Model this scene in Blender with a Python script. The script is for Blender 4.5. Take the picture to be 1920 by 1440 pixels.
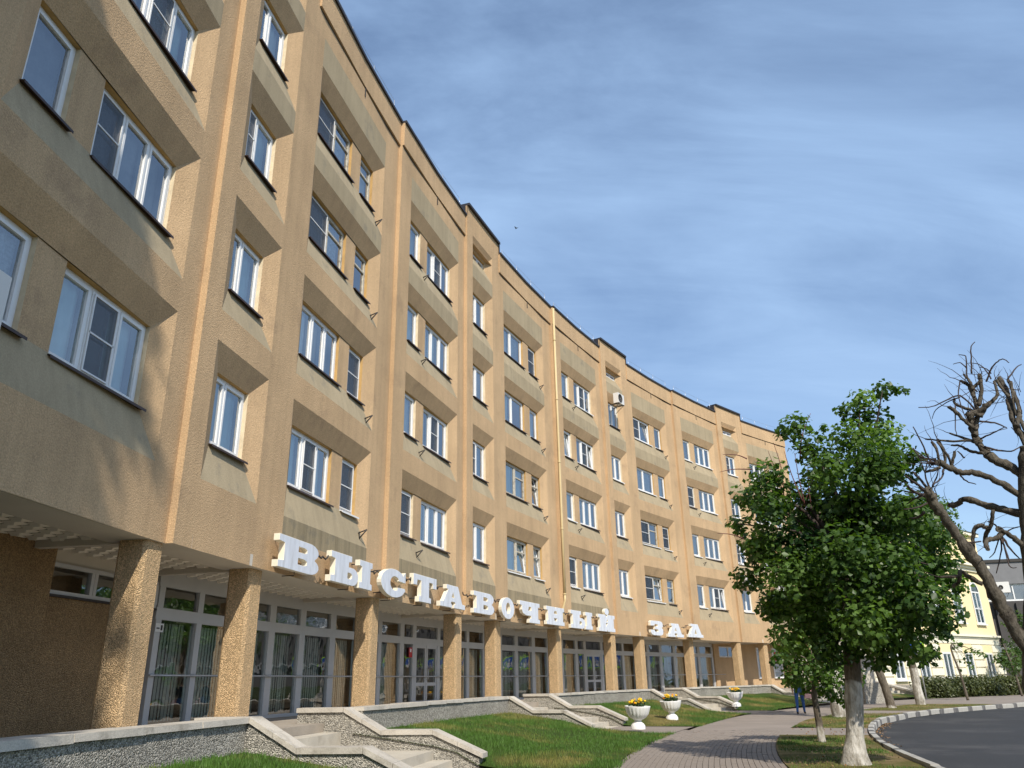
import bpy, bmesh, math, random
import numpy as np
from mathutils import Matrix, Vector, noise
R_ = math.radians
for o in list(bpy.data.objects): bpy.data.objects.remove(o)
SC = bpy.context.scene
COL = SC.collection
random.seed(7); NP = np.random.default_rng(7)

# ------------------------------------------------------------------ camera
H = 1.42
F_PX, PITCH, ROLL = 1461.17, 0.3657, 0.0193
cd = bpy.data.cameras.new('camera'); cam = bpy.data.objects.new('camera', cd); COL.objects.link(cam)
cd.sensor_width = 36; cd.lens = F_PX/1920*36; cd.clip_end = 3000; cd.clip_start = 0.05
_cp, _sp, _c, _s = math.cos(PITCH), math.sin(PITCH), math.cos(ROLL), math.sin(ROLL)
_F = Vector((0, _cp, _sp)); _R0 = Vector((1, 0, 0)); _U0 = Vector((0, -_sp, _cp))
_X = _c*_R0-_s*_U0; _Y = _s*_R0+_c*_U0
M = Matrix((_X, _Y, -_F)).transposed().to_4x4(); M.translation = (0, 0, H)
cam.matrix_world = M
SC.camera = cam
SC.render.resolution_x = 1024; SC.render.resolution_y = 768

# ------------------------------------------------------------------ light
SUN = Vector((0.27, -0.963, 0)).normalized()*math.cos(R_(43)); SUN.z = math.sin(R_(43))
W = bpy.data.worlds.new('World'); SC.world = W; W.use_nodes = True
nt = W.node_tree; nt.nodes.clear()
def N(t, typ, **k):
    n = t.nodes.new(typ)
    for a, b in k.items(): setattr(n, a, b)
    return n
out = N(nt, 'ShaderNodeOutputWorld'); bg = N(nt, 'ShaderNodeBackground'); bg.inputs[1].default_value = 0.15
sky = N(nt, 'ShaderNodeTexSky', sky_type='NISHITA', sun_disc=False)
sky.sun_elevation = R_(43); sky.sun_rotation = math.atan2(SUN.x, SUN.y); sky.air_density = 1.0; sky.dust_density = 1.0; sky.ozone_density = 2.4
tc = N(nt, 'ShaderNodeTexCoord'); sep = N(nt, 'ShaderNodeSeparateXYZ'); nt.links.new(tc.outputs['Generated'], sep.inputs[0])
addz = N(nt, 'ShaderNodeMath', operation='ADD'); nt.links.new(sep.outputs[2], addz.inputs[0]); addz.inputs[1].default_value = .45
mx = N(nt, 'ShaderNodeMath', operation='MAXIMUM'); nt.links.new(addz.outputs[0], mx.inputs[0]); mx.inputs[1].default_value = .1
dx = N(nt, 'ShaderNodeMath', operation='DIVIDE'); dy = N(nt, 'ShaderNodeMath', operation='DIVIDE')
nt.links.new(sep.outputs[0], dx.inputs[0]); nt.links.new(mx.outputs[0], dx.inputs[1])
nt.links.new(sep.outputs[1], dy.inputs[0]); nt.links.new(mx.outputs[0], dy.inputs[1])
cmb = N(nt, 'ShaderNodeCombineXYZ'); nt.links.new(dx.outputs[0], cmb.inputs[0]); nt.links.new(dy.outputs[0], cmb.inputs[1])
mp = N(nt, 'ShaderNodeMapping'); mp.inputs['Rotation'].default_value = (0, 0, R_(-38)); mp.inputs['Scale'].default_value = (.75, 1.7, 1)
nt.links.new(cmb.outputs[0], mp.inputs[0])
n1 = N(nt, 'ShaderNodeTexNoise'); n1.inputs['Scale'].default_value = 1.9; n1.inputs['Detail'].default_value = 7; n1.inputs['Roughness'].default_value = .52; n1.inputs['Distortion'].default_value = .5
nt.links.new(mp.outputs[0], n1.inputs['Vector'])
n2 = N(nt, 'ShaderNodeTexNoise'); n2.inputs['Scale'].default_value = 1.5; n2.inputs['Detail'].default_value = 9; n2.inputs['Roughness'].default_value = .62; n2.inputs['Distortion'].default_value = .9
mp2 = N(nt, 'ShaderNodeMapping'); mp2.inputs['Rotation'].default_value = (0, 0, R_(-52)); mp2.inputs['Scale'].default_value = (.9, 3.4, 1); mp2.inputs['Location'].default_value = (3.1, 1.7, 0)
nt.links.new(cmb.outputs[0], mp2.inputs[0]); nt.links.new(mp2.outputs[0], n2.inputs['Vector'])
avg = N(nt, 'ShaderNodeMath', operation='MULTIPLY_ADD'); avg.inputs[1].default_value = .55; half = N(nt, 'ShaderNodeMath', operation='MULTIPLY'); half.inputs[1].default_value = .45
nt.links.new(n2.outputs[0], half.inputs[0]); nt.links.new(n1.outputs[0], avg.inputs[0]); nt.links.new(half.outputs[0], avg.inputs[2])
rp = N(nt, 'ShaderNodeValToRGB'); rp.color_ramp.elements[0].position = .40; rp.color_ramp.elements[1].position = .63
rp.color_ramp.elements[0].color = (.20, .20, .20, 1); rp.color_ramp.elements[1].color = (.95, .95, .95, 1)
nt.links.new(avg.outputs[0], rp.inputs[0])
mix = N(nt, 'ShaderNodeMix', data_type='RGBA'); mix.inputs['B'].default_value = (2.35, 3.5, 5.3, 1)
nt.links.new(rp.outputs[0], mix.inputs['Factor']); nt.links.new(sky.outputs[0], mix.inputs['A'])
nt.links.new(mix.outputs['Result'], bg.inputs[0]); nt.links.new(bg.outputs[0], out.inputs[0])
sd = bpy.data.lights.new('sun', 'SUN'); sun = bpy.data.objects.new('sun', sd); COL.objects.link(sun)
sd.energy = 4.2; sd.angle = R_(.53); sd.color = (1, .93, .82)
sun.rotation_euler = (-SUN).to_track_quat('-Z', 'Y').to_euler(); sun.location = (10, -20, 40)
SC.view_settings.view_transform = 'Standard'; SC.view_settings.look = 'None'; SC.view_settings.exposure = 0.22; SC.view_settings.gamma = 1

# ------------------------------------------------------------------ plan of the crescent: s along the facade, d into the building (street is -d)
CX, CY, RAD, T0 = 61.1892, 1.939, 66.9167, -1.4286
PER = .2105*RAD            # one staircase section
WB = .2208*PER             # staircase bay
WW = (PER-WB)/2            # flat bay
def P(s, d, z):
    th = T0+s/RAD; r = RAD+d
    return Vector((CX+r*math.sin(th), CY+r*math.cos(th), z))
def FR(s, d, z):
    """frame on the facade: x along it, y inwards, z up"""
    th = T0+s/RAD
    return Matrix.Translation(P(s, d, z)) @ Matrix.Rotation(-th, 4, 'Z')
def ray(px, py):
    a = (px-960)/F_PX; b = -(py-720)/F_PX
    return _F+_X*a+_Y*b
def at(px, py, dist):
    """world point seen at that place of the photograph at a horizontal distance"""
    r = ray(px, py); return Vector((0, 0, H))+r*(dist/math.hypot(r.x, r.y))

# ------------------------------------------------------------------ materials
MATS = {}
def newmat(name):
    m = bpy.data.materials.new(name); m.use_nodes = True; MATS[name] = m
    t = m.node_tree; b = t.nodes['Principled BSDF']
    return m, t, b
def mat(name, col, rough=.8, spec=.3, metal=0, var=.0, vscale=3, bump=0, bscale=30, grain=0, gscale=60, col2=None, c2scale=1.2, c2pos=(.45, .65), stain=None, cell=False, coord='Object', stretch=(1, 1, 1), bdist=.02, streak=0, dry=None):
    m, t, b = newmat(name)
    b.inputs['Roughness'].default_value = rough; b.inputs['Specular IOR Level'].default_value = spec; b.inputs['Metallic'].default_value = metal
    tc = N(t, 'ShaderNodeTexCoord'); mp = N(t, 'ShaderNodeMapping'); mp.inputs['Scale'].default_value = stretch
    t.links.new(tc.outputs[coord], mp.inputs[0]); vec = mp.outputs[0]
    cur = None
    def noisetex(sc, det=4, ro=.55):
        n = N(t, 'ShaderNodeTexNoise'); n.inputs['Scale'].default_value = sc; n.inputs['Detail'].default_value = det; n.inputs['Roughness'].default_value = ro
        t.links.new(vec, n.inputs['Vector']); return n.outputs[0]
    def ramp(src, p0, p1, c0, c1):
        r = N(t, 'ShaderNodeValToRGB'); e = r.color_ramp.elements; e[0].position, e[1].position = p0, p1
        e[0].color = (*c0, 1); e[1].color = (*c1, 1); t.links.new(src, r.inputs[0]); return r.outputs[0]
    def mixc(f, a, bb, blend='MIX'):
        x = N(t, 'ShaderNodeMix', data_type='RGBA', blend_type=blend)
        for s, v in (('Factor', f), ('A', a), ('B', bb)):
            if isinstance(v, (int, float)): x.inputs[s].default_value = v
            elif isinstance(v, tuple): x.inputs[s].default_value = (*v, 1)
            else: t.links.new(v, x.inputs[s])
        return x.outputs['Result']
    cur = col
    if col2:
        src2 = noisetex(c2scale, 6, .6)
        if dry:
            sx = N(t, 'ShaderNodeSeparateXYZ'); t.links.new(vec, sx.inputs[0]); mr = N(t, 'ShaderNodeMapRange'); mr.inputs[1].default_value = dry[0]; mr.inputs[2].default_value = dry[1]; mr.inputs[3].default_value = 0; mr.inputs[4].default_value = dry[2]
            t.links.new(sx.outputs[1], mr.inputs[0]); ad = N(t, 'ShaderNodeMath', operation='ADD'); t.links.new(src2, ad.inputs[0]); t.links.new(mr.outputs[0], ad.inputs[1]); src2 = ad.outputs[0]
        cur = mixc(ramp(src2, c2pos[0], c2pos[1], (0, 0, 0), (1, 1, 1)), cur, col2)
    if streak:
        m3 = N(t, 'ShaderNodeMapping'); m3.inputs['Scale'].default_value = (5, 5, .22); t.links.new(tc.outputs[coord], m3.inputs[0])
        n3 = N(t, 'ShaderNodeTexNoise'); n3.inputs['Scale'].default_value = 1; n3.inputs['Detail'].default_value = 6; n3.inputs['Roughness'].default_value = .6; t.links.new(m3.outputs[0], n3.inputs['Vector'])
        cur = mixc(1.0, cur, ramp(n3.outputs[0], .32, .62, (1-streak*1.3,)*3, (1+streak*.5,)*3), 'MULTIPLY')
    if var: cur = mixc(1.0, cur, ramp(noisetex(vscale), .25, .75, (1-var,)*3, (1+var,)*3), 'MULTIPLY')
    if stain: cur = mixc(ramp(noisetex(stain[1], 8, .65), stain[2], stain[3], (0, 0, 0), (1, 1, 1)), cur, stain[0])
    hsrc = None
    if grain:
        if cell:
            v = N(t, 'ShaderNodeTexVoronoi'); v.inputs['Scale'].default_value = gscale; t.links.new(vec, v.inputs['Vector'])
            sp = N(t, 'ShaderNodeSeparateColor'); t.links.new(v.outputs['Color'], sp.inputs[0])
            cur = mixc(1.0, cur, ramp(sp.outputs[0], 0, 1, (1-grain,)*3, (1+grain,)*3), 'MULTIPLY')
            hsrc = v.outputs['Distance']
        else:
            cur = mixc(1.0, cur, ramp(noisetex(gscale, 2), .3, .7, (1-grain,)*3, (1+grain,)*3), 'MULTIPLY')
    if isinstance(cur, tuple): b.inputs['Base Color'].default_value = (*cur, 1)
    else: t.links.new(cur, b.inputs['Base Color'])
    if bump:
        bp = N(t, 'ShaderNodeBump'); bp.inputs['Strength'].default_value = bump; bp.inputs['Distance'].default_value = bdist
        if hsrc is not None: bp.invert = True; t.links.new(hsrc, bp.inputs['Height'])
        else: t.links.new(noisetex(bscale, 5, .65), bp.inputs['Height'])
        t.links.new(bp.outputs[0], b.inputs['Normal'])
    return m
def glassmat(name, tint, rough=.02, base=.06, refl=1.0):
    m = bpy.data.materials.new(name); m.use_nodes = True; MATS[name] = m; t = m.node_tree; t.nodes.clear()
    o = N(t, 'ShaderNodeOutputMaterial'); mx = N(t, 'ShaderNodeMixShader'); tr = N(t, 'ShaderNodeBsdfTransparent'); gl = N(t, 'ShaderNodeBsdfGlossy')
    tr.inputs[0].default_value = (*tint, 1); gl.inputs[1].default_value = rough; gl.inputs[0].default_value = (.97, .985, 1, 1)
    fr = N(t, 'ShaderNodeFresnel'); fr.inputs[0].default_value = 1.55
    ma = N(t, 'ShaderNodeMath', operation='MULTIPLY_ADD', use_clamp=True); ma.inputs[1].default_value = refl; ma.inputs[2].default_value = base
    # slightly wavy panes
    n = N(t, 'ShaderNodeTexNoise'); n.inputs['Scale'].default_value = 1.6; tc = N(t, 'ShaderNodeTexCoord'); t.links.new(tc.outputs['Object'], n.inputs['Vector'])
    bp = N(t, 'ShaderNodeBump'); bp.inputs['Strength'].default_value = .05; bp.inputs['Distance'].default_value = .1; t.links.new(n.outputs[0], bp.inputs['Height']); t.links.new(bp.outputs[0], gl.inputs['Normal'])
    t.links.new(fr.outputs[0], ma.inputs[0]); t.links.new(ma.outputs[0], mx.inputs[0]); t.links.new(tr.outputs[0], mx.inputs[1]); t.links.new(gl.outputs[0], mx.inputs[2]); t.links.new(mx.outputs[0], o.inputs[0])
    return m
def leafmat(name, c1, c2, trans=.35):
    m = bpy.data.materials.new(name); m.use_nodes = True; MATS[name] = m; t = m.node_tree
    b = t.nodes['Principled BSDF']; o = t.nodes['Material Output']
    b.inputs['Roughness'].default_value = .42; b.inputs['Specular IOR Level'].default_value = .42
    at_ = N(t, 'ShaderNodeAttribute', attribute_name='tone'); r = N(t, 'ShaderNodeValToRGB'); e = r.color_ramp.elements
    e[0].color = (*c1, 1); e[1].color = (*c2, 1); t.links.new(at_.outputs['Fac'], r.inputs[0]); t.links.new(r.outputs[0], b.inputs['Base Color'])
    tl = N(t, 'ShaderNodeBsdfTranslucent'); mc = N(t, 'ShaderNodeMix', data_type='RGBA', blend_type='MULTIPLY'); mc.inputs['Factor'].default_value = 1; mc.inputs['B'].default_value = (1.5, 1.6, .5, 1)
    t.links.new(r.outputs[0], mc.inputs['A']); t.links.new(mc.outputs['Result'], tl.inputs[0])
    mx = N(t, 'ShaderNodeMixShader'); mx.inputs[0].default_value = trans; t.links.new(b.outputs[0], mx.inputs[1]); t.links.new(tl.outputs[0], mx.inputs[2]); t.links.new(mx.outputs[0], o.inputs[0])
    return m

mat('stucco', (.545, .378, .220), .92, .15, var=.12, vscale=.7, grain=.18, gscale=52, bump=.55, bscale=38, bdist=.035, streak=.06, stain=((.36, .25, .155), .9, .56, .8))
mat('grey_paint', (.40, .325, .212), .9, .15, streak=.08, var=.10, vscale=.9, grain=.10, gscale=50, bump=.35, bscale=45, bdist=.02, stain=((.22, .20, .16), 1.6, .58, .78))
mat('grey_band', (.315, .258, .165), .9, .15, streak=.2, var=.10, vscale=.9, grain=.10, gscale=50, bump=.35, bscale=45, bdist=.02, stain=((.18, .165, .13), 2.2, .55, .75))
mat('ochre', (.50, .32, .13), .9, .15, var=.15, vscale=4, bump=.2, bscale=40)
mat('cream_plaster_lit', (.66, .55, .38), .9, .15, var=.15, vscale=6, bump=.3, bscale=40)
mat('pebble_ochre', (.66, .46, .255), .9, .2, var=.08, vscale=1.2, grain=.34, gscale=70, cell=True, bump=1.0, bdist=.028)
mat('pebble_brown', (.42, .28, .145), .9, .2, var=.14, vscale=1.2, grain=.36, gscale=66, cell=True, bump=1.0, bdist=.03)
mat('pebble_grey', (.37, .345, .295), .9, .2, var=.16, vscale=1.1, grain=.55, gscale=52, cell=True, bump=1.0, bdist=.025, stain=((.17, .16, .135), 1.5, .58, .78))
mat('cap_stone', (.485, .445, .38), .85, .2, var=.16, vscale=1.4, grain=.12, gscale=70, bump=.4, bscale=40, stain=((.24, .215, .175), 2.6, .52, .76))
mat('step_stone', (.50, .455, .375), .85, .2, var=.12, vscale=2, grain=.08, gscale=70, bump=.2, bscale=50, stain=((.36, .31, .24), 3, .55, .8))
mat('deck_paving', (.36, .31, .25), .85, .2, var=.12, vscale=2, grain=.1, gscale=60)
mat('soffit_white', (.60, .55, .47), .8, .2, var=.06, vscale=1.5)
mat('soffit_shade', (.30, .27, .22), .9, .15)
mat('soffit_tile', (.82, .76, .66), .8, .2, var=.06, vscale=1.5)
mat('flashing_brown', (.05, .028, .022), .45, .4, var=.1, vscale=6)
mat('flashing_grey', (.30, .28, .26), .4, .5, metal=.4)
mat('flashing_dark', (.03, .026, .028), .5, .4)
mat('pvc_white', (.80, .80, .79), .35, .4, var=.04, vscale=5)
mat('wood_old', (.52, .48, .40), .7, .3, var=.25, vscale=14, stain=((.25, .21, .16), 9, .52, .66))
mat('aluminium', (.55, .55, .55), .45, .4, metal=.25, var=.04, vscale=3)
mat('steel_shade_dark', (.05, .045, .04), .6, .3)  # dark steel parts, also colours the painted shadow strip under the parapet
mat('steel_light', (.55, .57, .6), .35, .5, metal=.6)
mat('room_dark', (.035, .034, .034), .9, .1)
mat('shop_dark', (.18, .19, .18), .9, .1, var=.4, vscale=.6)
mat('shop_floor', (.12, .11, .09), .7, .2)
mat('curtain_white', (.82, .84, .82), .9, .1, var=.05, vscale=6)
mat('curtain_teal', (.56, .72, .72), .9, .1, var=.05, vscale=6)
mat('curtain_grey', (.22, .23, .25), .9, .1, var=.2, vscale=6)
mat('curtain_lace', (.50, .53, .55), .9, .1, var=.4, vscale=20)
mat('curtain_beige', (.50, .42, .32), .9, .1, var=.1, vscale=6)
mat('curtain_red', (.20, .02, .02), .9, .1, var=.1, vscale=6)
mat('blind', (.66, .69, .61), .8, .2, var=.1, vscale=3)
mat('pipe_yellow', (.60, .475, .26), .5, .4, var=.06, vscale=4)
mat('letter_face', (.70, .73, .79), .5, .35, var=.12, vscale=9, stretch=(1, 1, .25), stain=((.50, .51, .52), 6, .55, .8))
mat('letter_side', (.80, .74, .60), .5, .4, var=.08, vscale=4)
mat('ac_white', (.70, .69, .66), .5, .4)
mat('bowl_white', (.80, .79, .76), .6, .3, var=.06, vscale=9, stain=((.45, .42, .36), 7, .62, .8))
mat('soil', (.06, .042, .03), .95, .1, bump=.5, bscale=60)
mat('asphalt', (.040, .041, .043), .85, .25, var=.14, vscale=.5, grain=.35, gscale=140, bump=.35, bscale=160, bdist=.01, stain=((.085, .082, .08), .25, .52, .7))
mat('path_paving', (.255, .218, .187), .9, .2, var=.14, vscale=.7, grain=.14, gscale=70, bump=.2, bscale=90, bdist=.01, stain=((.20, .175, .15), 1.1, .55, .75))
mat('paver', (.25, .213, .182), .9, .2, var=.14, vscale=5, grain=.14, gscale=80, stain=((.19, .165, .14), .9, .55, .75))
mat('paver_joint', (.13, .11, .09), .95, .1)
mat('kerb_white', (.40, .385, .345), .8, .2, var=.15, vscale=5, stain=((.30, .28, .25), 5, .50, .72))
mat('kerb_black', (.12, .115, .11), .8, .2, var=.3, vscale=5, stain=((.22, .21, .2), 6, .55, .75))
mat('kerb_grey', (.36, .345, .315), .85, .2, var=.2, vscale=4)
GRASS = dict(col2=(.20, .165, .055), c2scale=.55)
mat('turf', (.045, .075, .016), .95, .1, var=.25, vscale=2.5, grain=.3, gscale=50, col2=(.15, .125, .045), c2scale=.5, c2pos=(.54, .70), dry=(21, 27, .07), bump=.6, bscale=30, bdist=.04)
mat('verge_turf', (.115, .105, .035), .95, .1, var=.25, vscale=2.5, grain=.3, gscale=50, col2=(.25, .18, .095), c2scale=.6, c2pos=(.46, .60), bump=.6, bscale=30, bdist=.04)
mat('blade', (.065, .135, .02), .6, .25, var=.3, vscale=3, col2=(.24, .20, .06), c2scale=.5, c2pos=(.52, .68), dry=(21, 27, .08))
mat('bark', (.15, .125, .095), .9, .15, var=.3, vscale=5, grain=.3, gscale=30, bump=.9, bscale=16, bdist=.05, stretch=(1, 1, .3), stain=((.075, .06, .045), 3, .5, .7))
mat('bark_lichen', (.115, .10, .078), .9, .15, var=.35, vscale=6, grain=.3, gscale=40, bump=.9, bscale=22, bdist=.03, stretch=(1, 1, .5), stain=((.045, .038, .03), 6, .50, .62))
mat('twig', (.06, .045, .04), .85, .2, var=.2, vscale=8)
mat('twig_red', (.15, .06, .055), .8, .2, var=.2, vscale=8)
mat('limewash', (.56, .53, .47), .9, .15, var=.2, vscale=4, grain=.12, gscale=60, bump=.7, bscale=14, bdist=.05, stretch=(1, 1, .35), stain=((.20, .17, .13), 2.6, .54, .70))
mat('yellow_wall', (.88, .73, .43), .85, .2, var=.04, vscale=1, bump=.1, bscale=30)
mat('cream_wall', (.84, .79, .64), .85, .2, var=.04, vscale=1, bump=.1, bscale=30)
mat('roof_grey', (.28, .28, .29), .6, .3, var=.1, vscale=2)
mat('dark_facade', (.075, .07, .068), .8, .3, var=.15, vscale=1)
mat('dark_facade_light', (.20, .20, .205), .8, .3, var=.1, vscale=1)
mat('jeans', (.05, .11, .27), .9, .1, var=.2, vscale=14)
mat('shirt_dark', (.02, .025, .03), .9, .1)
mat('skin', (.55, .34, .25), .6, .3)
mat('shoe', (.05, .045, .035), .6, .3)
mat('hair', (.05, .035, .025), .7, .3)
mat('sign_blue', (.03, .12, .50), .4, .4)
mat('sign_lime', (.42, .80, .05), .4, .4)
mat('sign_white', (.85, .85, .85), .4, .4)
mat('sign_black', (.015, .015, .015), .4, .4)
mat('red_print', (.55, .03, .04), .5, .3)
mat('flower_yellow', (.85, .52, .02), .6, .2, var=.12, vscale=30)
mat('flower_orange', (.80, .26, .01), .6, .2)
mat('bag_pink', (.70, .40, .36), .7, .2)
glassmat('glass_window', (.86, .91, .91), .015, .21, 1.2)
glassmat('glass_shop', (.82, .86, .83), .012, .15, 1.1)
m = glassmat('insect_mesh', (.42, .42, .43), .5, .08, .2)
leafmat('leaf', (.018, .054, .011), (.175, .290, .064), .45)
leafmat('leaf_light', (.035, .080, .016), (.11, .18, .045))
leafmat('leaf_hedge', (.045, .060, .018), (.13, .145, .050), .25)
leafmat('leaf_dry', (.16, .075, .03), (.34, .21, .09), .1)
leafmat('leaf_flower', (.025, .055, .018), (.07, .12, .035), .2)

# ------------------------------------------------------------------ object helpers
class MB:
    def __init__(self): self.v = []; self.f = []; self.m = []; self.sm = []
    def quad(self, a, b, c, d, mi=0):
        i = len(self.v); self.v += [tuple(a), tuple(b), tuple(c), tuple(d)]; self.f.append((i, i+1, i+2, i+3)); self.m.append(mi); self.sm.append(False)
    def poly(self, pts, mi=0, sm=False):
        i = len(self.v); self.v += [tuple(p) for p in pts]; self.f.append(tuple(range(i, i+len(pts)))); self.m.append(mi); self.sm.append(sm)
    def hexa(self, p, mi=0, skip=()):
        """8 corners: bottom ring 0-3, top ring 4-7"""
        i = len(self.v); self.v += [tuple(q) for q in p]
        for k, f in enumerate(((3, 2, 1, 0), (4, 5, 6, 7), (0, 1, 5, 4), (1, 2, 6, 5), (2, 3, 7, 6), (3, 0, 4, 7))):
            if k in skip: continue
            self.f.append(tuple(i+q for q in f)); self.m.append(mi if not isinstance(mi, (list, tuple)) else mi[k]); self.sm.append(False)
    def box(self, x0, x1, y0, y1, z0, z1, mi=0, skip=(), mat4=None):
        p = [Vector(q) for q in ((x0, y0, z0), (x1, y0, z0), (x1, y1, z0), (x0, y1, z0), (x0, y0, z1), (x1, y0, z1), (x1, y1, z1), (x0, y1, z1))]
        if mat4 is not None: p = [mat4 @ q for q in p]
        self.hexa(p, mi, skip)
    def arcbox(self, s0, s1, d0, d1, z0, z1, mi=0, step=1.6, ends=True, off=None):
        """box that follows the crescent"""
        n = max(1, int(math.ceil((s1-s0)/step)))
        for k in range(n):
            a = s0+(s1-s0)*k/n; b = s0+(s1-s0)*(k+1)/n
            oa = off(a+1e-6) if off else 0; ob = off(b-1e-6) if off else 0
            sk = [] if n == 1 else ([3] if k == 0 else ([5] if k == n-1 else [3, 5]))
            self.hexa([P(a, d0+oa, z0), P(b, d0+ob, z0), P(b, d1+ob, z0), P(a, d1+oa, z0), P(a, d0+oa, z1), P(b, d0+ob, z1), P(b, d1+ob, z1), P(a, d1+oa, z1)], mi, sk)
    def tube(self, pts, rad, sides=7, mi=0, cap=True, sm=True):
        pts = [Vector(p) for p in pts]; n = len(pts)
        if isinstance(rad, (int, float)): rad = [rad]*n
        i0 = len(self.v); prev = None
        for k in range(n):
            t = (pts[min(k+1, n-1)]-pts[max(k-1, 0)]).normalized()
            ref = Vector((0, 0, 1)) if abs(t.z) < .9 else Vector((1, 0, 0))
            u = t.cross(ref).normalized()
            if prev is not None:
                u = (prev-t*prev.dot(t)); u = u.normalized() if u.length > 1e-6 else t.cross(ref).normalized()
            prev = u; w = t.cross(u)
            for j in range(sides):
                a = 2*math.pi*j/sides; self.v.append(tuple(pts[k]+(u*math.cos(a)+w*math.sin(a))*rad[k]))
        for k in range(n-1):
            for j in range(sides):
                j2 = (j+1) % sides; a = i0+k*sides
                self.f.append((a+j, a+j2, a+sides+j2, a+sides+j)); self.m.append(mi); self.sm.append(sm)
        if cap:
            self.f.append(tuple(i0+j for j in reversed(range(sides)))); self.m.append(mi); self.sm.append(False)
            self.f.append(tuple(i0+(n-1)*sides+j for j in range(sides))); self.m.append(mi); self.sm.append(False)
    def lathe(self, prof, seg=24, mi=0, flute=0, nfl=12, close=True):
        i0 = len(self.v)
        for (r, z, fl) in prof:
            for j in range(seg):
                a = 2*math.pi*j/seg; rr = r*(1-flute*fl*(1-abs(math.cos(a*nfl/2)))) if fl else r
                self.v.append((rr*math.cos(a), rr*math.sin(a), z))
        for k in range(len(prof)-1):
            for j in range(seg):
                j2 = (j+1) % seg; a = i0+k*seg
                self.f.append((a+j, a+j2, a+seg+j2, a+seg+j)); self.m.append(mi); self.sm.append(True)
    def mesh(self, name, mats):
        me = bpy.data.meshes.new(name); me.from_pydata(self.v, [], self.f)
        for mm in mats: me.materials.append(MATS[mm])
        me.polygons.foreach_set('material_index', self.m); me.polygons.foreach_set('use_smooth', self.sm); me.update()
        return me
def link(name, me, parent=None, mw=None, inv=None, **tags):
    o = bpy.data.objects.new(name, me); COL.objects.link(o)
    if parent is not None:
        o.parent = parent
        if inv is not None: o.matrix_parent_inverse = inv
    if mw is not None: o.matrix_basis = mw
    for k, v in tags.items(): o[k] = v
    return o
def thing(name, label, cat, loc=(0, 0, 0), rz=0, group=None):
    o = bpy.data.objects.new(name, None); COL.objects.link(o); o.location = loc; o.rotation_euler = (0, 0, rz); o.empty_display_size = .3
    o['label'] = label; o['category'] = cat
    if group: o['group'] = group
    return o
def copy_tree(o, parent=None):
    c = o.copy(); COL.objects.link(c)
    if parent is not None: c.parent = parent
    for ch in o.children: copy_tree(ch, c)
    return c
def winv(t):
    return Matrix.Translation(t.location).inverted() if t.rotation_euler.z == 0 else (Matrix.Translation(t.location) @ Matrix.Rotation(t.rotation_euler.z, 4, 'Z')).inverted()

# ================================================================== GROUND
def interp(x, xs, ys): return float(np.interp(x, xs, ys))
def kerb_d(s): return interp(s, [-80, 24, 29, 34.5, 40, 45, 56, 75, 120], [-11.0, -11.0, -11.35, -11.9, -12.6, -13.4, -15.6, -20, -34])
def strip(mb, s0, s1, da, db, z, step=1.5, nd=1, mi=0):
    n = int(math.ceil((s1-s0)/step)); i0 = len(mb.v)
    for k in range(n+1):
        s = s0+(s1-s0)*k/n
        for j in range(nd+1):
            d = da(s)+(db(s)-da(s))*j/nd; mb.v.append(tuple(P(s, d, z(s, d) if callable(z) else z)))
    for k in range(n):
        for j in range(nd):
            a = i0+k*(nd+1)+j; mb.f.append((a, a+1, a+nd+2, a+nd+1)); mb.m.append(mi); mb.sm.append(True)
K = lambda c: (lambda s: c)
b = MB(); b.quad((-900, -900, -.16), (900, -900, -.16), (900, 900, -.16), (-900, 900, -.16)); link('ground', b.mesh('ground', ['turf']), kind='structure')
b = MB(); strip(b, -75, 110, lambda s: kerb_d(s)-30, lambda s: kerb_d(s)-.17, -.12, 2, 3)
link('road', b.mesh('road', ['asphalt']), kind='structure')
# kerb stones
kerb = bpy.data.objects.new('kerb', None); COL.objects.link(kerb); kerb['kind'] = 'structure'; kerb.location = P(15, -11, 0)
def kerb_mesh(L, mt):
    b = MB(); h = .125; w = .15; c = .025
    prof = [(0, -.2), (0, h-.14-c), (c, h-.14), (w, h-.14), (w, -.2)]
    for k in range(4):
        (y0, z0), (y1, z1) = prof[k], prof[k+1]
        b.quad((-L/2, y0, z0), (L/2, y0, z0), (L/2, y1, z1), (-L/2, y1, z1))
    for e in (-L/2, L/2): b.poly([(e, y, z) for y, z in prof])
    return b.mesh('kerbstone', [mt])
KM = {'w': kerb_mesh(1.18, 'kerb_white'), 'k': kerb_mesh(.62, 'kerb_black'), 'g': kerb_mesh(.98, 'kerb_grey')}
s = -24.0; kk = 0
while s < 74:
    if s < 7: t, L = 'g', 1.0
    else: t, L = (('w', 1.2) if kk % 2 == 0 else ('k', .64)); kk += 1
    sc = s+L/2; A = P(s, kerb_d(s)-.17, 0); B_ = P(s+L, kerb_d(s+L)-.17, 0); dv = B_-A
    mw = Matrix.Translation((A+B_)/2+Vector((0, 0, .085+random.uniform(-.014, .014)))) @ Matrix.Rotation(math.atan2(dv.y, dv.x)+random.uniform(-.012, .012), 4, 'Z')
    link('kerbstone', KM[t], kerb, mw, Matrix.Translation(kerb.location).inverted()); s += L
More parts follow.
